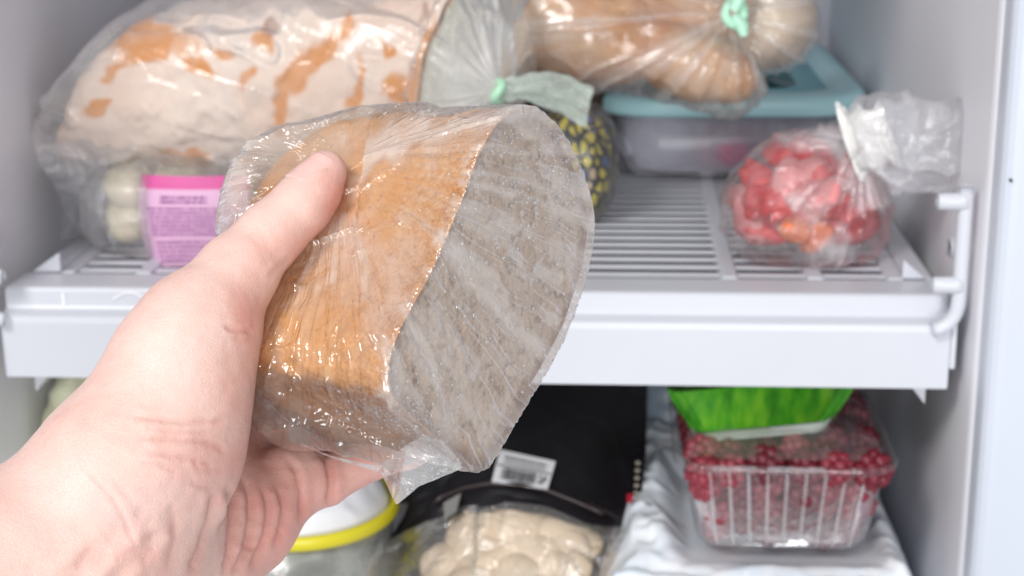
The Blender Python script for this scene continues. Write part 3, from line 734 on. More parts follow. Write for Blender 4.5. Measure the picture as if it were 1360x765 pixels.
def floured_loaf():
    root = thing('bread_loaf', 'large flour-dusted white loaf with orange cracks lying in a bag at upper left', 'bread', (-.11, .13, .045))
    a = np.array([-.205, .140, .089]); b = np.array([-.0065, .125, .0975])
    nax = np.array([.86, -.5, .06]); nax /= np.linalg.norm(nax)
    e1 = np.array([.5, .866, 0]); e2 = np.array([.50, .05, .865]); e2 /= np.linalg.norm(e2); nax = np.cross(e1, e2); nax /= np.linalg.norm(nax)
    nt, ns = 200, 260
    tt = np.linspace(0, 1, nt); x = np.clip((.13 - tt) / .13, 0, .9999)
    sc = (1 - x ** 3) ** (1 / 3); sc[0] = .02
    E2v = lambda q: (lambda v: v / np.linalg.norm(v, axis=-1, keepdims=True))(np.array([.50, .05, .865]) * (1 - np.clip(q, 0, 1)[:, None]) + np.array([.16, .02, .987]) * np.clip(q, 0, 1)[:, None])[:, None, :]
    nax = np.cross(e1, E2v(np.array([1.]))[0, 0]); nax /= np.linalg.norm(nax)
    C = a + (b - a) * tt[:, None] - np.outer(np.clip(.12 - tt, 0, 1) * .0, e1)
    V, F = tube(C, e1, E2v(tt), .049 * sc, .0545 * sc, ns, 2.25)
    N = vnormals(V, F); ctr = np.repeat(C, ns, 0); N *= np.sign(((V - ctr) * N).sum(1).mean())
    px = pix(V)
    wob = 1 + .0 * px[:, 0]
    nz = fbm(V * 70, 3, 101); nx = px + 15 * np.stack([fbm(V * 60, 3, 102), fbm(V * 60, 3, 103)], 1)
    def blob(x, y, sx, sy, ang):
        dx, dy = nx[:, 0] - x, nx[:, 1] - y; ca, sa = math.cos(ang), math.sin(ang)
        return sstep(1.65, .85, np.hypot((dx * ca + dy * sa) / sx, (-dx * sa + dy * ca) / sy))
    patch = np.max([blob(205, 66, 42, 19, .1), blob(185, 40, 30, 9, -.1), blob(150, 87, 17, 7, -.1), blob(396, 95, 14, 38, .5), blob(376, 140, 8, 28, .35), blob(425, 66, 12, 24, .7), blob(356, 52, 9, 14, .3), blob(512, 55, 8, 10, .5), blob(300, 60, 10, 6, .4), blob(330, 110, 7, 16, .5), blob(262, 92, 22, 7, .2), blob(120, 150, 14, 7, -.4), blob(470, 110, 7, 26, .45), blob(250, 205, 40, 7, .1), blob(460, 34, 7, 12, .6), blob(560, 92, 9, 52, .33), blob(540, 118, 18, 14, .4), blob(577, 55, 9, 20, .5)], 0)
    burn = np.max([blob(232, 21, 24, 4, -.1), blob(366, 33, 15, 10, -.2), blob(560, 18, 8, 4, .5), blob(262, 52, 26, 2.5, .25)], 0) * .6
    groove = np.max([blob(395, 110, 12, 62, .5), blob(205, 62, 46, 24, .1)], 0)
    V = V + N * (.0022 * nz + .0026 * vn(V * 24, 104) - .0022 * groove)[:, None]
    patch = np.clip(patch, 0, 1)
    mesh('crust', V, F, crust_mat('floured_crust', (.84, .70, .60), (.64, .25, .045), (.26, .11, .06)), root, attrs={'patch': patch * (1 - sstep(.4, 1., nz) * .25), 'burn': burn})
    # pale cut end
    rr = np.linspace(.995, 0, 50); ring = V[-ns:]; cc = ring.mean(0)
    W = (cc + (ring - cc)[None] * rr[:, None, None]).reshape(-1, 3) + nax * .0012
    W += nax * (.0008 * vn(W * 300, 105))[:, None]
    t = NT('pale_crumb'); n = t.noise(250, 5, .6)
    c = t.mix(t.ramp(t.attr('rim'), [(.93, 0), (.985, 1)]), t.mix(n, (.70, .70, .58), (.80, .80, .68)), (.52, .24, .07))
    mesh('crumb', W, grid_faces(50, ns, wrap_v=True), t.done(t.pbr(Base__Color=c, Roughness=.85, Normal=t.bump(n, .5, .001))), root, attrs={'rim': np.repeat(rr, ns)})

    # its bag
    bg = thing('plastic_bag', 'clear bag around the floured loaf, gathered by a pale green tie', 'bag', (-.1, .12, .043))
    tie = P(662, 121, .092)
    nt = 230
    s = np.linspace(0, 1, nt)
    L0 = a - nax * .004
    Cb, R1, R2 = [], [], []
    for k in s:
        if k < .62:
            q = k / .62; t_ = -.045 + 1.045 * q
            c_ = a + (b - a) * t_
            xx = min(max((.07 - t_) / .116, 0), .999); sc_ = (1 - xx ** 3) ** (1 / 3)
            Cb.append(c_); R1.append(.0525 * max(sc_, .03)); R2.append(.0585 * max(sc_, .03))
        else:
            q = (k - .62) / .38; e = q ** 1.15
            Cb.append(b * (1 - e) + tie * e + np.array([0, 0, -.004]) * math.sin(math.pi * q)); w = (1 - q ** 1.7)
            R1.append(.0525 * w + .0034); R2.append(.0585 * w + .0034)
    Cb = np.array(Cb)
    V, F = tube(Cb, e1, E2v(-.045 + 1.045 * s / .62), np.array(R1), np.array(R2), 420, 2.2)
    N = vnormals(V, F); N *= np.sign(((V - np.repeat(Cb, 420, 0)) * N).sum(1).mean())
    th = np.tile(np.linspace(0, 2 * np.pi, 420, endpoint=False), nt); kk = np.repeat(s, 420)
    gath = sstep(.6, .95, kk)
    f = np.stack([np.cos(th) * 4, np.sin(th) * 4, kk * 3], 1)
    V_ = V @ np.array([[.94, .1, .33], [-.1, .99, 0], [-.33, 0, .94]])
    h = .0030 * ridge(vn(V_ * np.array([9, 20, 42]) + .3 * fbm(V * 25, 2, 109)[:, None], 110), 2.5) + .0008 * ridge(vn(V_ * np.array([22, 40, 70]), 111), 2.5) + .0004 * vn(V * 60, 112)
    h = h * (1 - .6 * gath) + gath * .0010 * vn(f * np.array([3, 3, .6]), 113) * sstep(1.0, .9, kk)
    left = sstep(.16, .02, kk); h += left * .003 * vn(V * 45, 114)
    low = sstep(.075, .05, V[:, 2]); h += low * .0035 * ridge(vn(V * np.array([30, 30, 60]), 115), 1.5)
    V = V + N * h[:, None]
    hz = .07 + .14 * sstep(-.2, .8, fbm(V * 30, 2, 116)) + .14 * low + .05 * left + .46 * gath
    mesh('film', V, F, film('loaf_bag_film', .25, (.94, .92, .90), .55, .16, .28, 30, attr=True, hvar=.35), bg, attrs={'haze': np.clip(hz, 0, .85)})
    gm = film('green_tie_film', .72, (.36, .80, .46), 1.2, .2, .5, 70)
    # knotted tie
    th = np.linspace(0, 2 * np.pi, 40); ax = (P(760, 140, .092) - tie); ax /= np.linalg.norm(ax); u = np.cross(ax, [0, 1, 0]); u /= np.linalg.norm(u); w = np.cross(ax, u)
    pts = [tie + .0046 * (u * math.cos(k) + w * math.sin(k)) + ax * .0012 * math.sin(2 * k) for k in th]
    gt = plastic('green_tie', (.46, .78, .54), .3, .1, 200, .2)
    rod('tie', pts, .0026, gt, bg, 12)
    # flared tail
    q = np.linspace(0, 1, 60); TC = tie + (P(782, 146, .10) - tie) * q[:, None] + np.array([0, 0, .006]) * np.sin(np.pi * q)[:, None]
    V, F = tube(TC, u, w, .0040 + .0052 * q ** .7, .004 + .003 * q, 160, 2)
    N = vnormals(V, F); th = np.tile(np.linspace(0, 2 * np.pi, 160, endpoint=False), 60)
    V += N * (.0022 * vn(np.stack([np.cos(th) * 5, np.sin(th) * 5, np.repeat(q, 160) * 2], 1), 117) + .001 * vn(V * 200, 118))[:, None]
    mesh('tail', V, F, film('green_tail_film', .34, (.74, .86, .74), 1.0, .18, .5, 70), bg)
floured_loaf()

def sdf_bag(fn, lo, hi, h, lv, disp, mat, name, parent, haze=None):
    V, F = sdf_mesh(fn, lo, hi, h, lv); N = grad(fn, V, 5e-4); N /= np.linalg.norm(N, axis=1, keepdims=True)
    V2 = V + N * disp(V, N)[:, None]
    at = {'haze': haze(V, N)} if haze else None
    return mesh(name, V2, F, mat, parent, attrs=at)

def pink_pack():
    pk = thing('food_pack', 'clear pack of cream coloured food with a pink text label under the floured loaf', 'food pack', (-.17, .09, .012))
    # clear pillow
    c = np.array([-.160, .105, .0325])
    def fn(p):
        q = np.abs((p - c) / np.array([.050, .045, .0235])); return ((q ** 4).sum(1) ** .25 - 1) * .0235
    sdf_bag(fn, c - .07, c + .07, .003, 1, lambda V, N: .0022 * ridge(fbm(V * 45, 2, 120), 1.6) + .0012 * vn(V * 90, 121), film('pack_film', .16, (.90, .90, .93), .7, .12, .5, 60), 'film', pk)
    # crumpled free edge standing left of the pack
    nu, nv = 60, 70
    uu, vv = np.meshgrid(np.linspace(0, 1, nu), np.linspace(0, 1, nv), indexing='ij')
    G = np.stack([-.2255 + .030 * uu - .004 * vv, .085 + .03 * uu * (1 - uu) + .010 * np.sin(vv * 5 + uu * 3), .016 + .052 * vv - .010 * uu * (1 - vv)], -1).reshape(-1, 3)
    G[:, 1] += .006 * vn(G * 60, 123) + .003 * ridge(vn(G * 120, 124), 2)
    G2 = G + [0, .0004, 0]; FF = grid_faces(nu, nv)
    mesh('crimped_edge', np.concatenate([G, G2]), np.concatenate([FF, FF[:, ::-1] + nu * nv]), film('crimp_film', .12, (.9, .9, .94), .8, .1, .4, 60), pk)
    # label : bulging sheet
    nu, nv = 40, 40
    W = np.zeros((nu, nv, 3)); 
    for i, u in enumerate(np.linspace(0, 1, nu)):
        for j, v in enumerate(np.linspace(0, 1, nv)):
            left = 186 - 4 * math.sin(v * 2.2) + 30 * max(0, v - .28) ** 1.5
            px = left + u * (330 - left); py = 232 + 124 * v + 5 * math.sin(math.pi * u) * (1 - 2 * v) * .5
            W[i, j] = P(px, py, .0575 - .004 * math.sin(math.pi * min(1, u * 1.2)) * math.sin(math.pi * v) + .02 * (1 - min(1, u * 8)) ** 2)
    t = NT('pink_label')
    c_ = t.mix(t.math('GREATER_THAN', t.attr('v'), .148), (.72, .12, .36), (.78, .47, .67))
    t_m = t.done(t.pbr(Base__Color=c_, Roughness=.38))
    vv = np.tile(np.linspace(0, 1, nv), nu)
    FF = grid_faces(nu, nv); V = W.reshape(-1, 3)
    lab = mesh('label', np.concatenate([V, V + [0, .0006, 0]]), np.concatenate([FF, FF[:, ::-1] + nu * nv]), t_m, pk, attrs={'v': np.r_[vv, vv]})
    # rows of small print on the label
    def at(u, v):
        i, j = u * (nu - 1), v * (nv - 1); i0, j0 = min(int(i), nu - 2), min(int(j), nv - 2); a, b = i - i0, j - j0
        return W[i0, j0] * (1 - a) * (1 - b) + W[i0 + 1, j0] * a * (1 - b) + W[i0, j0 + 1] * (1 - a) * b + W[i0 + 1, j0 + 1] * a * b + np.array([0, -.0005, 0])
    VV, FF = [], []
    def word(u0, u1, v0, v1):
        k = len(VV); VV.extend([at(u0, v0), at(u1, v0), at(u1, v1), at(u0, v1)]); FF.append([k, k + 1, k + 2, k + 3])
    rows = [(.235, .20, .62, .014), (.285, .20, .62, .014)] + [(.36 + .047 * k, .10 if k else .08, .74, .010) for k in range(7)] + [(.73 + .05 * k, .12, .72 - .06 * k, .009) for k in range(5)]
    for v, u0, u1, hh in rows:
        u = u0
        while u < u1:
            w = random.uniform(.012, .03) * (1.25 if hh > .012 else 1); word(u, min(u + w, u1), v - hh, v + hh); u += w + random.choice([.006, .006, .016])
    ink = plastic('label_ink', (.30, .07, .30), .6, .1)
    mesh('print', VV, FF, ink, lab, smooth=False)
    cm = plastic('cream_food', (.70, .63, .44), .6, .16, 60, .4, .1, 200)
    for (x, y, z, r) in ((-.188, .092, .044, .0135), (-.1895, .094, .0255, .0140), (-.165, .105, .040, .015), (-.164, .104, .0235, .014)):
        cc = np.array([x, y, z])
        V, F = sdf_mesh(lambda p: ell(p, cc, ellM(r, r * 1.1, r * .92)), cc - .022, cc + .022, .004, 1)
        V += (V - cc) * (.12 * fbm(V * 110, 2, int(x * -1e4)))[:, None]
        o = mesh('food_piece', V, F, cm)
        tag(o, 'cream coloured lumpy piece of food inside the clear pack beside the pink label', 'frozen food', 'cream pieces in the pink-labelled pack')
pink_pack()

def rrect(cx, cy, hx, hy, r, n=10):
    pts = []
    for (sx, sy, a0) in ((1, 1, 0), (-1, 1, 90), (-1, -1, 180), (1, -1, 270)):
        for k in range(n):
            a = math.radians(a0 + 90 * k / (n - 1)); pts.append((cx + sx * (hx - r) + r * math.cos(a), cy + sy * (hy - r) + r * math.sin(a)))
    return np.array(pts)
def loft(secs, close_bottom=True, close_top=False):    # secs: list of (pts2d, z)
    n = len(secs[0][0]); V = np.concatenate([np.c_[p, np.full(n, z)] for p, z in secs])
    F = grid_faces(len(secs), n, wrap_v=True).tolist()
    if close_bottom: F.append(list(range(n))[::-1])
    if close_top: F.append(list(range(len(V) - n, len(V))))
    return V, F

def container():
    r = thing('food_container', 'translucent plastic food container with a teal lid at the back right of the shelf', 'container', (.14, .36, .0115))
    cx, cy = .1385, .394
    R = lambda hx, hy, rr, z: (rrect(cx, cy, hx, hy, rr), z)
    V, F = loft([R(.064, .1220, .026, .0118), R(.070, .1280, .030, .0128), R(.073, .1305, .032, .018), R(.0775, .1345, .034, .056), R(.0755, .1325, .033, .056), R(.0712, .1287, .031, .018), R(.066, .1240, .028, .0142)])
    F.append(list(range(6 * 40, 7 * 40)))
    mesh('body', V, F, film('container_body', .30, (.90, .88, .97), .5, .25, .05, 20, tint=(.96, .97, .99), hvar=.12), r)
    tm = plastic('teal_lid', (.50, .82, .86), .38, .05, 20, .02)
    tr = plastic('teal_panel', (.24, .54, .59), .42, .05, 20, .02)
    zz = .0535
    V, F = loft([R(.0790, .1350, .036, zz), R(.0850, .1410, .040, zz - .001), R(.0862, .1422, .041, zz + .0012), R(.0862, .1422, .041, zz + .0075), R(.0845, .1405, .040, zz + .0105), R(.0800, .1360, .038, zz + .0115), R(.0700, .1200, .034, zz + .0110), R(.0670, .1170, .033, zz + .0070), R(.0660, .1160, .032, zz + .0066)])
    lid = mesh('lid', V, F, tm, r)
    V, F = loft([R(.0662, .1162, .032, zz + .0060), R(.0662, .1162, .032, zz + .0067), R(.050, .1000, .024, zz + .0068), R(.047, .0970, .022, zz + .0092), R(.046, .0960, .022, zz + .0095)], True, True)
    mesh('panel', V, F, tr, lid)
    pm = plastic('pink_food', (.90, .07, .26), .5, .25, 50, .3)
    lab = [('deep pink lump of food showing through the middle of the translucent container', (.140, .2815, .029), .0185), ('pale pink lump of food showing at the right inside the translucent container', (.176, .290, .034), .0235), ('grey violet lump of food showing at the left inside the translucent container', (.095, .292, .034), .0245)]
    cols = [pm, plastic('pink_food_pale', (.92, .60, .70), .5, .2, 50), plastic('violet_food', (.74, .75, .84), .5, .2, 50)]
    for (l, c, rr), m in zip(lab, cols):
        cc = np.array(c)
        V, F = sdf_mesh(lambda p: ell(p, cc, ellM(rr * 1.25, rr, rr * .8 if rr < .019 else rr * .85)), cc - .03, cc + .03, .005, 1)
        V += (V - cc) * (.12 * fbm(V * 70, 2, 130))[:, None]
        V[:, 2] = np.maximum(V[:, 2], .0146)
        tag(mesh('food_piece', V, F, m), l, 'frozen food')
container()

def rolls():
    rm = NT('roll_crust'); n1 = rm.noise(30, 4, .6); n2 = rm.noise(300, 3)
    c = rm.mix(rm.ramp(n1, [(.35, 0), (.7, 1)]), (.60, .24, .06), (.80, .54, .30)); c = rm.mix(rm.math('MULTIPLY', n2, .4), c, (.42, .16, .045))
    rm = rm.done(rm.pbr(Base__Color=c, Roughness=.6, Normal=rm.bump(n2, .3, .001)))
    pale = plastic('pale_roll', (.70, .56, .42), .7, .12, 40, .3)
    def axes(d):
        d = np.array(d, float); d /= np.linalg.norm(d); b = np.cross(d, [0, 0, 1.]); b /= np.linalg.norm(b); return np.array([d, b, np.cross(b, d)])
    specs = [('long plump brown roll filling the left of the bag above the teal lid', P(752, 34, .195), (.062, .036, .0325), (1, -.15, -.22), rm),
             ('orange brown roll hanging lowest in the bag over the teal lid edge', P(905, 78, .185), (.046, .024, .0200), (1, -.25, -.38), rm),
             ('orange roll at the top middle of the bag just left of the green tie', P(850, 12, .215), (.060, .034, .028), (1, 0, -.05), rm),
             ('pale roll at the right end of the bag beside the green tie', P(1020, 30, .215), (.026, .03, .0265), (.25, 0, -1), pale)]
    fl = []
    for l, c_, rad, d, m in specs:
        A = axes(d); Mx = ellM(*rad, A); fl.append((c_, rad, A))
        V, F = sdf_mesh(lambda p: ell(p, c_, Mx), c_ - .06, c_ + .06, .006, 2)
        V += (V - c_) * (.06 * fbm(V * 40, 3, 140))[:, None]
        tag(mesh('bread_roll', V, F, m), l, 'bread roll', 'rolls in the bag above the teal lid')
    tie = P(975, 16, .183)
    b = thing('plastic_bag', 'clear bag of brown bread rolls with a green tie resting on the teal lid', 'bag', (.1, .2, .075))
    def fn(p):
        d = None
        for c_, rad, A in fl:
            e = ell(p, c_, ellM(*(x + .0035 for x in rad), A)); d = e if d is None else smin(d, e, .016)
        d = smin(d, cone(p, P(930, 100, .185), P(975, 138, .18), .014, .0065), .012)
        d = smin(d, cone(p, P(880, 20, .20), tie, .020, .006), .012)
        d = smin(d, cone(p, P(1010, 20, .215), tie, .012, .005), .008)
        return d
    def parts(V):
        d = V - tie; th = np.arctan2(d[:, 2], d[:, 0]); r = np.linalg.norm(d, axis=1)
        return np.stack([th * 7, r * 10, V[:, 1] * 10], 1), r
    def disp(V, N):
        f, r = parts(V); f = f + .3 * fbm(V * 30, 2, 141)[:, None]
        return .0026 * ridge(vn(f, 142), 2) * sstep(.006, .02, r) * sstep(.2, .05, r) + .0012 * ridge(fbm(V * 35, 2, 143), 2.5) + .0008 * vn(V * 50, 144)
    def haze(V, N):
        f, r = parts(V); return np.clip(.05 + .20 * sstep(-.1, .7, vn(f * [1.5, .6, 1], 145)) + .12 * sstep(-.1, .8, fbm(V * 40, 3, 146)) + .2 * np.exp(-((V - P(960, 115, .185)) ** 2).sum(1) / .02 ** 2), 0, .8)
    lo = np.min([c_ - .062 for c_, _, _ in fl], 0); hi = np.max([c_ + .062 for c_, _, _ in fl], 0)
    sdf_bag(fn, lo, hi, .004, 2, disp, film('rolls_film', .25, (.88, .86, .84), 1.0, .14, .25, 40, attr=True, hvar=.35), 'film', b, haze)
    gt = plastic('mint_tie', (.46, .80, .60), .3, .1, 200, .2)
    th = np.linspace(0, 2 * np.pi, 30)
    rod('tie', [tie + np.array([.0050 * math.cos(k), -.005 + .003 * math.sin(k), .0062 * math.sin(k)]) for k in th], .0027, gt, b, 12)
    rod('tie_end', [tie + np.array([0, -.006, -.002]), tie + np.array([.004, -.010, -.007]), tie + np.array([.005, -.010, -.012])], [.003, .0042, .002], gt, b, 12)
    rod('tie_end', [tie + np.array([0, -.006, .002]), tie + np.array([.003, -.009, .012]), tie + np.array([.006, -.009, .020])], [.003, .0044, .002], gt, b, 12)
rolls()

def fruit_bag():
    base = P(1068, 262, .085)
    reds = [plastic('red_fruit', (.56, .018, .025), .5, .3, 60, .3, .1), plastic('light_red_fruit', (.62, .045, .05), .45, .3, 60, .3, .1), plastic('orange_fruit', (.72, .17, .05), .4, .25, 60, .3, .1), plastic('frosted_fruit', (.66, .24, .24), .7, .25, 60, .3)]
    rr = random.Random(5)
    spots = [(1060, 306, .057, 2, .0090), (1086, 316, .058, 2, .0080)]
    for k in range(30):
        for _ in range(30):
            x, y = rr.uniform(990, 1150), rr.uniform(190, 335)
            if ((x - 1070) / 78) ** 2 + ((y - 268) / 60) ** 2 > 1 or (y > 290 and 1030 < x < 1112 and k < 22): continue
            if all((x - q[0]) ** 2 + (y - q[1]) ** 2 > (21 if k < 24 else 8) ** 2 for q in spots): break
        else: continue
        dep = .063 + .022 * (((x - 1070) / 78) ** 2 + ((y - 268) / 60) ** 2) + .012 * rr.random()
        spots.append((x, y, dep, rr.choice([0, 0, 0, 1, 1, 3, 3]), rr.uniform(.0095, .0130)))
    for i, (x, y, Y, k, r) in enumerate(spots):
        cc = P(x, y, Y); d = np.array([rr.uniform(-1, 1), rr.uniform(-.4, .4), rr.uniform(-.8, .2)]); d /= np.linalg.norm(d)
        bb = np.cross(d, [0, 1, .1]); bb /= np.linalg.norm(bb); A = np.array([d, bb, np.cross(d, bb)])
        V, F = sdf_mesh(lambda p: ell(p, cc, ellM(r * 1.3, r * .7, r * .9, A)), cc - .026, cc + .026, .004, 1)
        V += (V - cc) * (.26 * fbm(V * 130, 2, 150 + i))[:, None]
        words = ['deep red', 'light red', 'orange', 'frosty pink'][k]
        tag(mesh('fruit_piece', V, F, reds[k]), words + ' piece of frozen fruit inside the knotted clear bag on the shelf', 'fruit', words + ' fruit pieces in the knotted bag')
    b = thing('plastic_bag', 'clear bag of red frozen fruit with a white knotted neck and puffed up top', 'bag', (.168, .07, .012))
    cs = [(P(1065, 265, .084), (.037, .034, .0345)), (P(1040, 300, .078), (.027, .026, .020)), (P(1105, 300, .08), (.026, .027, .021)), (P(1125, 225, .09), (.022, .025, .022))]
    knot = P(1142, 186, .078)
    def fn(p):
        d = None
        for c, r in cs:
            e = ell(p, c, ellM(*r)); d = e if d is None else smin(d, e, .014)
        d = smin(d, cone(p, P(1112, 215, .08), knot, .017, .007), .010)
        return np.maximum(d, (.0122 - p[:, 2]))
    def disp(V, N):
        d = V - knot; th = np.arctan2(d[:, 2], d[:, 0]); r = np.linalg.norm(d, axis=1); f = np.stack([th * 6, r * 14, V[:, 1] * 10], 1) + .3 * fbm(V * 40, 2, 160)[:, None]
        return .0024 * ridge(vn(f, 161), 2) + .0016 * ridge(fbm(V * 45, 2, 162), 2.5) + .0010 * vn(V * 60, 163)
    def haze(V, N): return np.clip(.07 + .36 * sstep(-.05, .7, fbm(V * 40, 3, 164)), 0, .75)
    c = P(1070, 260, .085)
    sdf_bag(fn, c - .058, c + .058, .0032, 2, disp, film('fruit_film', .22, (.92, .87, .89), .8, .14, .3, 55, attr=True, hvar=.3), 'film', b, haze)
    # white neck
    q = np.linspace(0, 1, 40); n0, n1 = P(1128, 192, .066), P(1180, 176, .062)
    ax = (n1 - n0) / np.linalg.norm(n1 - n0); u = np.cross(ax, [0, 1, 0]); u /= np.linalg.norm(u); w = np.cross(ax, u)
    C = n0 + (n1 - n0) * q[:, None]
    V, F = tube(C, u, w, .0165 + .005 * np.cos(q * 6.0) ** 2 - .003 * q, .010 + .002 * np.cos(q * 6), 120)
    N = vnormals(V, F); V += N * (.0022 * vn(V * np.array([90, 90, 90]), 165) + .0016 * ridge(vn(V * 160, 166), 2))[:, None]
    mesh('neck', V, F, plastic('neck_film', (.86, .84, .81), .4, .06, 60, .4, .2, 150), b)
    # puffed top
    cc = P(1212, 196, .058); dd = np.array([1, 0, -.35]); dd /= np.linalg.norm(dd); bb = np.array([0, 1., 0]); A = np.array([dd, bb, np.cross(dd, bb)])
    def fn2(p):
        d = ell(p, cc, ellM(.0255, .016, .0225, A)); d = smin(d, ell(p, P(1172, 158, .064), ellM(.014, .012, .012)), .012); d = smin(d, ell(p, P(1262, 190, .05), ellM(.0085, .009, .020)), .012)
        return d
    sdf_bag(fn2, cc - .045, cc + .045, .003, 2, lambda V, N: .0034 * ridge(fbm(V * 55, 2, 167), 1.7) + .0016 * vn(V * 70, 168), film('puff_film', .20, (.93, .93, .97), .55, .10, .25, 45), 'puffed_top', b)
fruit_bag()

def pattern_pack():
    t = NT('leaf_print')
    mp = t.n('ShaderNodeMapping', Vector=t.obj(), Rotation=(0, .5, 0), Scale=(1, .6, .62)).outputs[0]
    v = t.n('ShaderNodeTexVoronoi', Scale=185.0, Randomness=.7, Vector=mp); e = t.n('ShaderNodeTexVoronoi', _feature='DISTANCE_TO_EDGE', Scale=185.0, Randomness=.7, Vector=mp).outputs[0]
    sep = t.n('ShaderNodeSeparateColor', i0=v.outputs['Color'])
    cell = t.ramp(sep.outputs[0], [(0, (.62, .52, .05)), (.55, (.70, .60, .07)), (.62, (.10, .16, .35)), (.74, (.55, .40, .25)), (.82, (.62, .52, .06))])
    t.t.nodes[-1].color_ramp.interpolation = 'CONSTANT'
    for nd in t.t.nodes:
        if nd.type == 'VALTORGB': nd.color_ramp.interpolation = 'CONSTANT'
    c = t.mix(t.math('GREATER_THAN', e, .15), (.012, .012, .016), cell)
    m = t.done(t.pbr(Base__Color=c, Roughness=.3, Normal=t.bump(t.noise(90, 3), .5, .002)))
    b = thing('food_pack', 'black pack with a yellow leaf print standing behind the held loaf', 'food pack', (.045, .17, .0115))
    c = np.array([.0440, .165, .042])
    fn = lambda p: ((np.abs((p - c) / np.array([.0225, .026, .0305])) ** 2.6).sum(1) ** (1 / 2.6) - 1) * .0225
    sdf_bag(fn, c - .045, c + .045, .0035, 2, lambda V, N: .0014 * fbm(V * 60, 3, 170), m, 'wrapper', b)
    sdf_bag(lambda p: fn(p) - .0016, c - .05, c + .05, .0035, 2, lambda V, N: .0030 * ridge(fbm(V * 50, 2, 171), 1.5), film('overwrap_film', .05, (.8, .8, .82), 1.0, .12, .5, 60), 'overwrap', b)
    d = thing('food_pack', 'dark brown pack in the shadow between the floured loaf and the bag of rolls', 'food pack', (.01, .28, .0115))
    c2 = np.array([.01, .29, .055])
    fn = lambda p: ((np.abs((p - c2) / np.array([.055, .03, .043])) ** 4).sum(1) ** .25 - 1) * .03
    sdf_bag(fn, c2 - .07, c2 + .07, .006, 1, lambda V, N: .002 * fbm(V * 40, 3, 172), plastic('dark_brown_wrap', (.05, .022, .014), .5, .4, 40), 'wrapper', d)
    e = thing('food_pack', 'dark grey block put in for the dark void at the very back between loaf and rolls', 'food pack', (-.085, .44, .0115))  # dark block put in where only a dark void lies
    c3 = np.array([-.085, .44, .09])
    fn3 = lambda p: ((np.abs((p - c3) / np.array([.12, .05, .078])) ** 5).sum(1) ** .2 - 1) * .05
    sdf_bag(fn3, c3 - .14, c3 + .14, .010, 1, lambda V, N: .002 * fbm(V * 40, 3, 173), plastic('void_dark_grey', (.03, .03, .035), .5, .4, 40), 'wrapper', e)
pattern_pack()

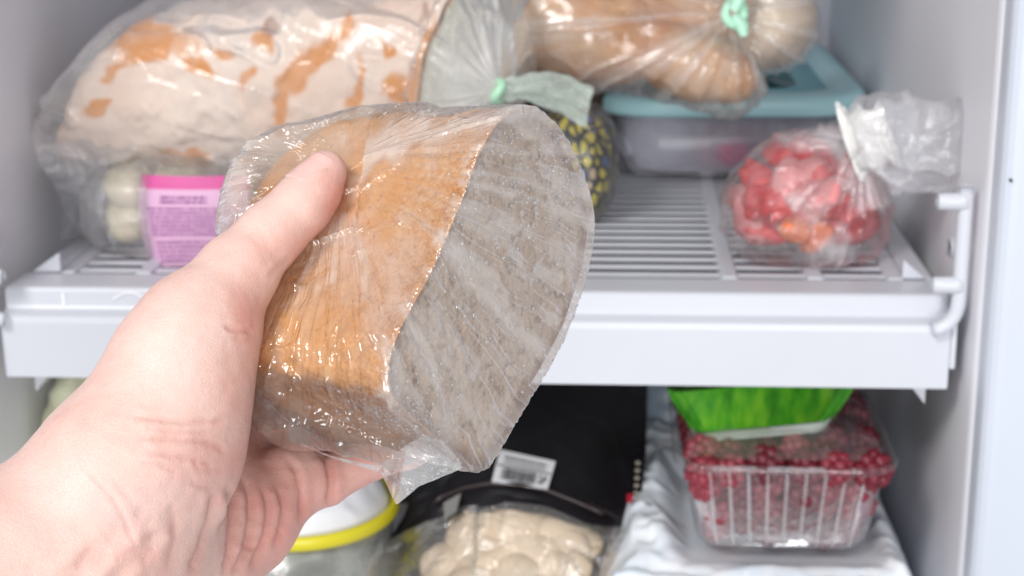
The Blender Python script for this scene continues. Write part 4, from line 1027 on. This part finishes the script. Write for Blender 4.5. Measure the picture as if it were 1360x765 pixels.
# ------------------------------------------------------------------ lower compartment
def punnet():
    Zs = lambda z: -.1222 + (z + .1222) * .885
    cx, cy = .1535, .062
    r = thing('punnet', 'clear ribbed plastic punnet full of dark red raspberries under the green tray', 'punnet', (cx, cy, -.1225))
    R = lambda hx, hy, rr, z: (rrect(cx, cy, hx, hy, rr), Zs(z))
    V, F = loft([R(.036, .044, .010, -.1222), R(.0412, .049, .014, -.1210), R(.043, .051, .015, -.116), R(.0495, .0575, .016, -.0700), R(.0500, .0580, .016, -.0676), R(.0535, .0615, .018, -.0668), R(.0545, .0625, .019, -.0680), R(.0545, .0625, .019, -.0705), R(.0538, .0618, .018, -.0712)])
    m = film('punnet_film', .04, (.84, .80, .84), .9, .09, .10, 30, hvar=.4)
    mesh('tray', V, F, m, r)
    rm = film('punnet_rib', .24, (.86, .82, .84), 1.3, .1, .1, 30)
    for k in range(9):
        f = -1 + 2 * (k + .5) / 9
        yb, yt = cy - .0512, cy - .0578
        rod('rib', [(cx + f * .036, yb + .0002, -.1185), (cx + f * .0375, yb - .0008, -.112), (cx + f * .0415, yt - .0004, -.0800), (cx + f * .042, yt, -.0775)], [.0006, .0009, .0008, .0006], rm, r, 8)
    for k in range(7):
        f = -1 + 2 * (k + .5) / 7
        rod('rib', [(cx + .0432, cy + f * .038, -.117), (cx + .0498, cy + f * .045, -.0775)], [.0012, .0010], rm, r, 8)
    nu = nv = 70
    uu, vv = np.meshgrid(np.linspace(-1, 1, nu), np.linspace(-1, 1, nv), indexing='ij')
    G = np.stack([cx + uu * .047, cy + vv * .055, -.0715 + .0065 * (1 - uu ** 4) * (1 - vv ** 4) + 0 * uu], -1).reshape(-1, 3)
    G[:, 2] += .0022 * ridge(fbm(G * 55, 2, 180), 1.5)
    FF = grid_faces(nu, nv)
    mesh('top_film', np.concatenate([G, G - [0, 0, .0004]]), np.concatenate([FF, FF[:, ::-1] + nu * nv]), film('punnet_top', .045, (.88, .74, .80), .12, .1, .6, 70), r)
    # raspberries
    ico = bmesh.new(); bmesh.ops.create_icosphere(ico, subdivisions=1, radius=1); iv = np.array([v.co for v in ico.verts]); jf = np.array([[v.index for v in f.verts] for f in ico.faces]); ico.free()
    VV, FF = [], []; k = 0
    for lat, cnt in ((-62, 4), (-22, 8), (18, 8), (55, 5), (90, 1)):
        for j in range(cnt):
            a = 2 * math.pi * (j + .5 * (k % 2)) / cnt; la = math.radians(lat); rad = .0058 * math.cos(la) * (1.0 if lat < 40 else .9)
            VV.append(iv * .0040 + [rad * math.cos(a), rad * math.sin(a), .0075 * math.sin(la)]); FF.append(jf + 42 * 0 + sum(len(x) for x in VV[:-1]))
        k += 1
    t = NT('raspberry'); oi = t.n('ShaderNodeObjectInfo').outputs['Random']
    n = t.noise(300, 3)
    c = t.ramp(t.math('ADD', t.math('MULTIPLY', oi, .7), t.math('MULTIPLY', n, .3)), [(0, (.09, .006, .018)), (.5, (.20, .012, .028)), (.8, (.29, .03, .05)), (1, (.42, .14, .17))])
    p = t.pbr(Base__Color=c, Roughness=.38); t.set(p.inputs['Subsurface Weight'], .1)
    rmat = t.done(p); me = None; rr = random.Random(3)
    for lz, z in enumerate((-.1135, -.1015, -.0900, -.0800)):
        hx = .0305 + .0034 * lz; hy = .0380 + .0034 * lz; nx, ny = 6, 7
        for i in range(nx):
            for j in range(ny):
                if lz < 3 and 0 < i < nx - 1 and j > 2: continue
                x = cx - hx + 2 * hx * i / (nx - 1) + rr.uniform(-.002, .002); y = cy - hy + 2 * hy * j / (ny - 1) + rr.uniform(-.002, .002)
                if me is None: o = mesh('raspberry', np.concatenate(VV), np.concatenate(FF), rmat); me = o
                else: o = me.copy(); COL.objects.link(o)
                o.location = (x, y, z + rr.uniform(-.002, .003)); o.rotation_euler = [rr.uniform(0, 6) for _ in range(3)]; s = rr.uniform(.92, 1.18); o.scale = (s, s, s)
                tag(o, 'frozen dark red raspberry heaped in the clear ribbed punnet', 'raspberry', 'raspberries in the clear punnet')
    # green tray lying on top
    g = thing('food_tray', 'bright green film-wrapped tray resting on the punnet of raspberries', 'tray', (.143, .075, -.070))
    ccx, ccy = .1435, .075
    secs = []
    for f, z in ((0, -.0605), (.05, -.0612), (.12, -.058), (.5, -.047), (.9, -.036), (1, -.034)):
        secs.append((rrect(ccx, ccy, .0345 + .0135 * f, .043 + .006 * f, .008, 28), z))
    V, F = loft(secs, True, True); V = np.array(V)
    F2 = F
    n = 28 * 4
    tilt = lambda V: np.c_[V[:, 0], V[:, 1], V[:, 2] - .0055 + (V[:, 0] - ccx) * .11]
    # finer wall with vertical pleats
    Z = np.linspace(0, 1, 30); RR = []
    for f in Z:
        p = rrect(ccx, ccy, .0345 + .0135 * f, .043 + .006 * f, .008, 90); RR.append(np.c_[p, np.full(len(p), -.0600 + .026 * f)])
    V = np.array(RR); dirs = V[:, :, :2] - [ccx, ccy]; dirs /= np.linalg.norm(dirs, axis=2, keepdims=True)
    s = np.arange(V.shape[1]); 
    prof = .0013 * vn(np.stack([s / 4.0, 0 * s, 0 * s], 1), 185)[None] + .0007 * vn(V.reshape(-1, 3) * 120, 186).reshape(V.shape[:2])
    V[:, :, :2] += dirs * prof[..., None]
    nn_ = V.shape[1]; VV = tilt(V.reshape(-1, 3)); F = grid_faces(30, nn_, wrap_v=True).tolist() + [list(range(nn_))[::-1], list(range(29 * nn_, 30 * nn_))]
    t = NT('green_tray'); n1 = t.noise(40, 4, .6, t.n('ShaderNodeMapping', Vector=t.obj(), Scale=(3, 3, .6)).outputs[0])
    c = t.ramp(n1, [(.3, (.02, .13, .008)), (.5, (.055, .32, .015)), (.75, (.20, .50, .025))])
    mesh('tray', VV, F, t.done(t.pbr(Base__Color=c, Roughness=.25, Normal=t.bump(n1, .4, .002))), g)
    Z = np.linspace(0, 1, 5); RR = []
    for f in Z:
        p = rrect(ccx, ccy, .0330 + .0032 * f, .0424 + .0018 * f, .009, 60); 
        wv = .0012 * vn(np.stack([p[:, 0] * 220, p[:, 1] * 220, 0 * p[:, 0]], 1), 187)
        RR.append(np.c_[p, -.0645 + .0062 * f + wv * f])
    V = tilt(np.array(RR).reshape(-1, 3)); nn_ = 240
    F = grid_faces(5, nn_, wrap_v=True).tolist() + [list(range(nn_))[::-1], list(range(4 * nn_, 5 * nn_))]
    mesh('base', V, F, plastic('pale_tray_base', (.52, .60, .54), .35, .15, 60, .3), g)
punnet()

def white_bag():
    nu, nv = 130, 130
    uu, vv = np.meshgrid(np.linspace(0, 1, nu), np.linspace(0, 1, nv), indexing='ij')
    X = .055 + .1755 * uu; Y = -.018 + .22 * vv
    edge = np.minimum(np.minimum(uu, 1 - uu) * 6, np.minimum(vv, 1 - vv) * 7).clip(0, 1)
    Z = -.2035 + .078 * np.sqrt(edge * (2 - edge))
    G = np.stack([X, Y, Z], -1).reshape(-1, 3)
    w = .006 * vn(G * 22, 190) + .0055 * ridge(fbm(G * 28, 2, 191), 1.5) + .0028 * ridge(fbm(G * 70, 2, 192), 1.5)
    inside = (np.abs(G[:, 0] - .1535) < .05) & (np.abs(G[:, 1] - .062) < .058)
    soft = np.maximum(sstep(.044, .060, np.abs(G[:, 0] - .1535)), sstep(.050, .066, np.abs(G[:, 1] - .062)))
    G[:, 2] += np.where(True, w * soft - .003 * (1 - soft), 0) * edge.ravel() + .002 * edge.ravel() * soft
    t = NT('white_bag_film'); n = t.noise(35, 4); 
    c = t.mix(t.ramp(n, [(.42, 0), (.62, 1)]), (.76, .83, .90), (.87, .89, .92))
    m = t.done(t.pbr(Base__Color=c, Roughness=.28, Normal=t.bump(t.noise(120, 4), .25, .001)))
    FF = grid_faces(nu, nv); base = G.copy(); base[:, 2] = -.2045
    b = np.concatenate([G, base]); o = mesh('plastic_bag', b, np.concatenate([FF, FF[:, ::-1] + nu * nv]), m)
    tag(o, 'crumpled white and pale blue bag under the raspberry punnet', 'bag')
    p = thing('food_pack', 'pale grey-blue pack with a black stripe standing left of the raspberry punnet', 'food pack', (.1, .16, -.205))
    nu, nv = 50, 60
    uu, vv = np.meshgrid(np.linspace(0, 1, nu), np.linspace(0, 1, nv), indexing='ij')
    G = np.stack([.066 + .075 * uu, .155 + .05 * (1 - vv) * 0 + .045 * vv - .012 * np.sin(np.pi * uu), -.205 + .15 * vv], -1).reshape(-1, 3)
    G[:, 1] += .004 * vn(G * np.array([20, 20, 70]), 195)
    t = NT('blue_pack'); z = t.n('ShaderNodeSeparateXYZ', i0=t.obj()).outputs[2]; n = t.noise(30, 3)
    c = t.mix(t.noise(45, 4, .6, t.n('ShaderNodeMapping', Vector=t.obj(), Scale=(.6, .6, 3)).outputs[0]), (.20, .27, .33), (.36, .44, .52))
    FF = grid_faces(nu, nv)
    mesh('wrapper', np.concatenate([G, G + [0, .012, 0]]), np.concatenate([FF, FF[:, ::-1] + nu * nv]), t.done(t.pbr(Base__Color=c, Roughness=.3)), p)
    q0, q1 = P(842, 660, .135), P(915, 648, .135)
    V = [q0, q1, q1 + [0, .006, -.0085], q0 + [0, .006, -.0085]]
    prism('stripe', V, (0, .004, 0), M['black'], p)
white_bag()

def black_bag():
    r = thing('food_bag', 'glossy black food bag with a white barcode sticker and a clear window lower down', 'food bag', (.02, .1, -.205))
    nu, nv = 90, 110
    def depth(px, py):
        v = (py - 500) / 270.0; u = (px - 690) / 170.0
        return .135 - .125 * v - .022 * max(0, 1 - u * u) * math.sin(math.pi * min(max(v, 0), 1)) + .012 * u * u
    def sheet(L, R, top, bot, nu, nv, off=0., seed=200, amp=.003):
        G = np.zeros((nu, nv, 3))
        for i, u in enumerate(np.linspace(0, 1, nu)):
            for j, v in enumerate(np.linspace(0, 1, nv)):
                y = top(u) * (1 - v) + bot(u) * v
                x = L(y) * (1 - u) + R(y) * u
                G[i, j] = P(x, y, depth(x, y) + off)
        G = G.reshape(-1, 3); G[:, 1] += amp * vn(G * 30, seed) + amp * .7 * ridge(fbm(G * 35, 2, seed + 1), 1.5)
        return G
    I = lambda xs, ys: (lambda q: float(np.interp(q, xs, ys)))
    Lf = I([480, 560, 640, 690, 790], [560, 556, 552, 535, 470]); Rf = I([480, 520, 600, 660, 705, 790], [862, 860, 858, 852, 836, 770])
    arc = I([0, .12, .25, .45, .60, .80, 1], [722, 700, 683, 675, 682, 700, 707])
    G = sheet(Lf, Rf, lambda u: 470, arc, nu, nv)
    FF = grid_faces(nu, nv)
    body = mesh('front', np.concatenate([G, G + [0, .003, 0]]), np.concatenate([FF, FF[:, ::-1] + nu * nv]), M['black'], r)
    B = sheet(Lf, Rf, lambda u: 470, lambda u: 800, 60, 70, .05, 205)
    F2 = grid_faces(60, 70); mesh('back', np.concatenate([B, B + [0, .002, 0]]), np.concatenate([F2, F2[:, ::-1] + 4200]), M['black'], r)
    # fold line above the window
    fold = [P(x, y, depth(x, y) - .006) for x, y in ((575, 668), (588, 659), (616, 648), (650, 642), (690, 644), (727, 651), (770, 668), (800, 682))]
    rod('fold', fold, .0014, plastic('brown_black', (.018, .009, .010), .35, .2), r, 8)
    # clear window
    W = sheet(Lf, Rf, lambda u: arc(u) - 6, lambda u: 812, 90, 60, -.006, 210, .004)
    F3 = grid_faces(90, 60); mesh('window', np.concatenate([W, W + [0, .0004, 0]]), np.concatenate([F3, F3[:, ::-1] + 5400]), film('window_film', .05, (.80, .76, .72), 1.0, .16, .4, 50), r)
    # sticker with barcode
    def quad(name, pts, off, m, par, th=.0004):
        V = [P(x, y, depth(x, y) + off) for x, y in pts]; return prism(name, V, (0, th, 0), m, par)
    a, b, c, d = (664, 597), (738, 613), (727, 650), (653, 640)
    st = quad('sticker', [a, b, c, d], -.0085, M['paper'], r)
    def uv(u, v): 
        t_ = np.array(a) * (1 - u) + np.array(b) * u; s_ = np.array(d) * (1 - u) + np.array(c) * u; return tuple(t_ * (1 - v) + s_ * v)
    VV, F4 = [], []
    def rect(u0, u1, v0, v1):
        k = len(VV); VV.extend([P(*uv(u, v), depth(*uv(u, v)) - .0089) for u, v in ((u0, v0), (u1, v0), (u1, v1), (u0, v1))]); F4.append([k, k + 1, k + 2, k + 3])
    u = .13; rr = random.Random(2)
    while u < .74:
        w = rr.choice([.008, .014, .022]); rect(u, u + w, .52, .86); u += w + rr.choice([.008, .013])
    for k in range(3):
        for j in range(3):
            if (k + j) % 3 != 1: rect(.80 + .045 * k, .835 + .045 * k, .56 + .10 * j, .64 + .10 * j)
    rect(.02, .98, .435, .47)
    u = .12
    while u < .85:
        w = rr.uniform(.02, .05); rect(u, u + w, .16, .22); rect(u, u + w * .9, .30, .35); u += w + .02
    mesh('barcode', VV, F4, M['ink'], st, smooth=False)
    quad('side_panel', [(589, 668), (612, 655), (606, 680), (590, 690)], -.008, plastic('grey_panel', (.20, .20, .19), .5, .1), r)
    VV, F4 = [], []
    for k in range(9):
        y = 615 + k * 10; x = 848 - .055 * (y - 600); 
        for (w, hh) in ((3.2, 2.6),):
            p0 = len(VV); VV.extend([P(x + dx, y + dy, depth(x, y) - .007) for dx, dy in ((-w, -hh), (w, -hh), (w, hh), (-w, hh))]); F4.append([p0, p0 + 1, p0 + 2, p0 + 3])
    mesh('edge_print', VV, F4, plastic('pale_print', (.22, .20, .16), .5, .1), r, smooth=False)
    quad('red_mark', [(833, 656), (841, 656), (840, 668), (832, 667)], -.0085, plastic('red_print', (.5, .02, .05), .5, .1), r)
    dm = plastic('dumpling_dough', (.84, .66, .46), .55, .10, 40, .25, .15, 150)
    rr = random.Random(9)
    for i, (x, y, s) in enumerate([(632, 720, 1.1), (682, 706, 1.15), (735, 712, 1.0), (655, 752, 1.1), (705, 748, 1.2), (752, 745, .95), (605, 762, 1.0), (630, 790, 1.1), (690, 788, 1.1), (740, 778, 1.0), (768, 722, .65)]):
        cc = P(x, y, depth(x, y) + .020); rot = rr.uniform(0, 3); A = np.array([[math.cos(rot), 0, math.sin(rot)], [0, 1, 0], [-math.sin(rot), 0, math.cos(rot)]])
        fn = lambda p: ell(p, cc, ellM(.0205 * s, .0125 * s, .0150 * s, A))
        V, F = sdf_mesh(fn, cc - .031, cc + .031, .0045, 1); V += (V - cc) * (.05 * fbm(V * 60, 2, 220 + i))[:, None]
        tag(mesh('dumpling', V, F, dm), 'pale beige frozen dumpling behind the clear window of the black bag', 'dumpling', 'dumplings in the black bag')
    d = thing('food_pack', 'dark box added behind the black food bag to keep that space in shade', 'food pack', (0, .25, -.205))
    box('shade_box', (-.14, .245, -.2045), (.21, .36, -.035), M['dark'], d, .004)  # dark box added so the space behind bag and slats stays dark
black_bag()

def tub():
    c = np.array([-.0955, .053, -.1178])
    r = thing('tub', 'grey translucent tub with a bright yellow rim at the bottom left', 'tub', (c[0], c[1], -.205))
    ns = 90; th = np.linspace(0, 2 * np.pi, ns, endpoint=False)
    def lathe(prof): 
        V = np.concatenate([np.c_[c[0] + q * np.cos(th), c[1] + q * np.sin(th), np.full(ns, z)] for q, z in prof]); return V, grid_faces(len(prof), ns, wrap_v=True).tolist()
    V, F = lathe([(.040, -.2045), (.0435, -.204), (.0485, -.124), (.0478, -.124), (.0428, -.202), (.01, -.202)])
    F.append(list(range(ns))[::-1])
    mesh('wall', V, F, film('tub_wall', .62, (.46, .47, .44), .9, .18, .15, 30, tint=(.7, .72, .7)), r)
    ring = [(.0490, -.1245)] + [(.0497 + .0024 * math.cos(a), -.1203 + .0040 * math.sin(a)) for a in np.linspace(-1.4, 3.6, 14)] + [(.0482, -.1245)]
    V, F = lathe(ring); mesh('rim', V, F, plastic('yellow_rim', (.66, .58, .02), .35, .05), r)
    nu, nv = 70, 120
    q = np.linspace(.02, 1, nu); V = []
    for k in q:
        z = -.1195 + .033 * (1 - k ** 2.4)
        V.append(np.c_[c[0] + .0465 * k * np.cos(np.linspace(0, 2 * np.pi, nv, endpoint=False)), c[1] + .0465 * k * np.sin(np.linspace(0, 2 * np.pi, nv, endpoint=False)), np.full(nv, z)])
    V = np.concatenate(V); V += np.c_[np.zeros((len(V), 2)), (.0075 * ridge(fbm(V * 30, 2, 230), 1.4) + .004 * vn(V * 45, 231)) * np.repeat(1 - q ** 6, nv)]
    F = grid_faces(nu, nv, wrap_v=True).tolist() + [list(range(nv))[::-1]]
    o = mesh('plastic_bag', V, F, plastic('white_film_bag', (.76, .76, .79), .3, .06, 30, .3, 0, 120))
    tag(o, 'crumpled white bag stuffed inside the yellow rimmed tub', 'bag')
    ol = thing('plastic_bag', 'pale olive green bag of food leaning at the left wall below the shelf', 'bag', (-.2, .12, -.205))
    cc = np.array([-.2105, .088, -.120]); rot = math.radians(-9); A = np.array([[math.cos(rot), 0, math.sin(rot)], [0, 1, 0], [-math.sin(rot), 0, math.cos(rot)]])
    def fn(p):
        q = np.abs((p - cc) @ A.T / np.array([.030, .042, .072])); return ((q ** 4).sum(1) ** .25 - 1) * .030
    sdf_bag(fn, cc - .085, cc + .085, .005, 2, lambda V, N: .003 * ridge(fbm(V * 40, 2, 235), 1.5) + .002 * vn(V * 40, 236), plastic('olive_film', (.66, .67, .47), .32, .2, 25, .3, 0, 80), 'film', ol)
    V = [P(x, y, .0415) for x, y in ((60, 592), (104, 540), (114, 548), (70, 602))]
    prism('printed_patch', V, (0, .004, 0), plastic('olive_print', (.16, .16, .09), .5, .5, 120), ol)
tub()
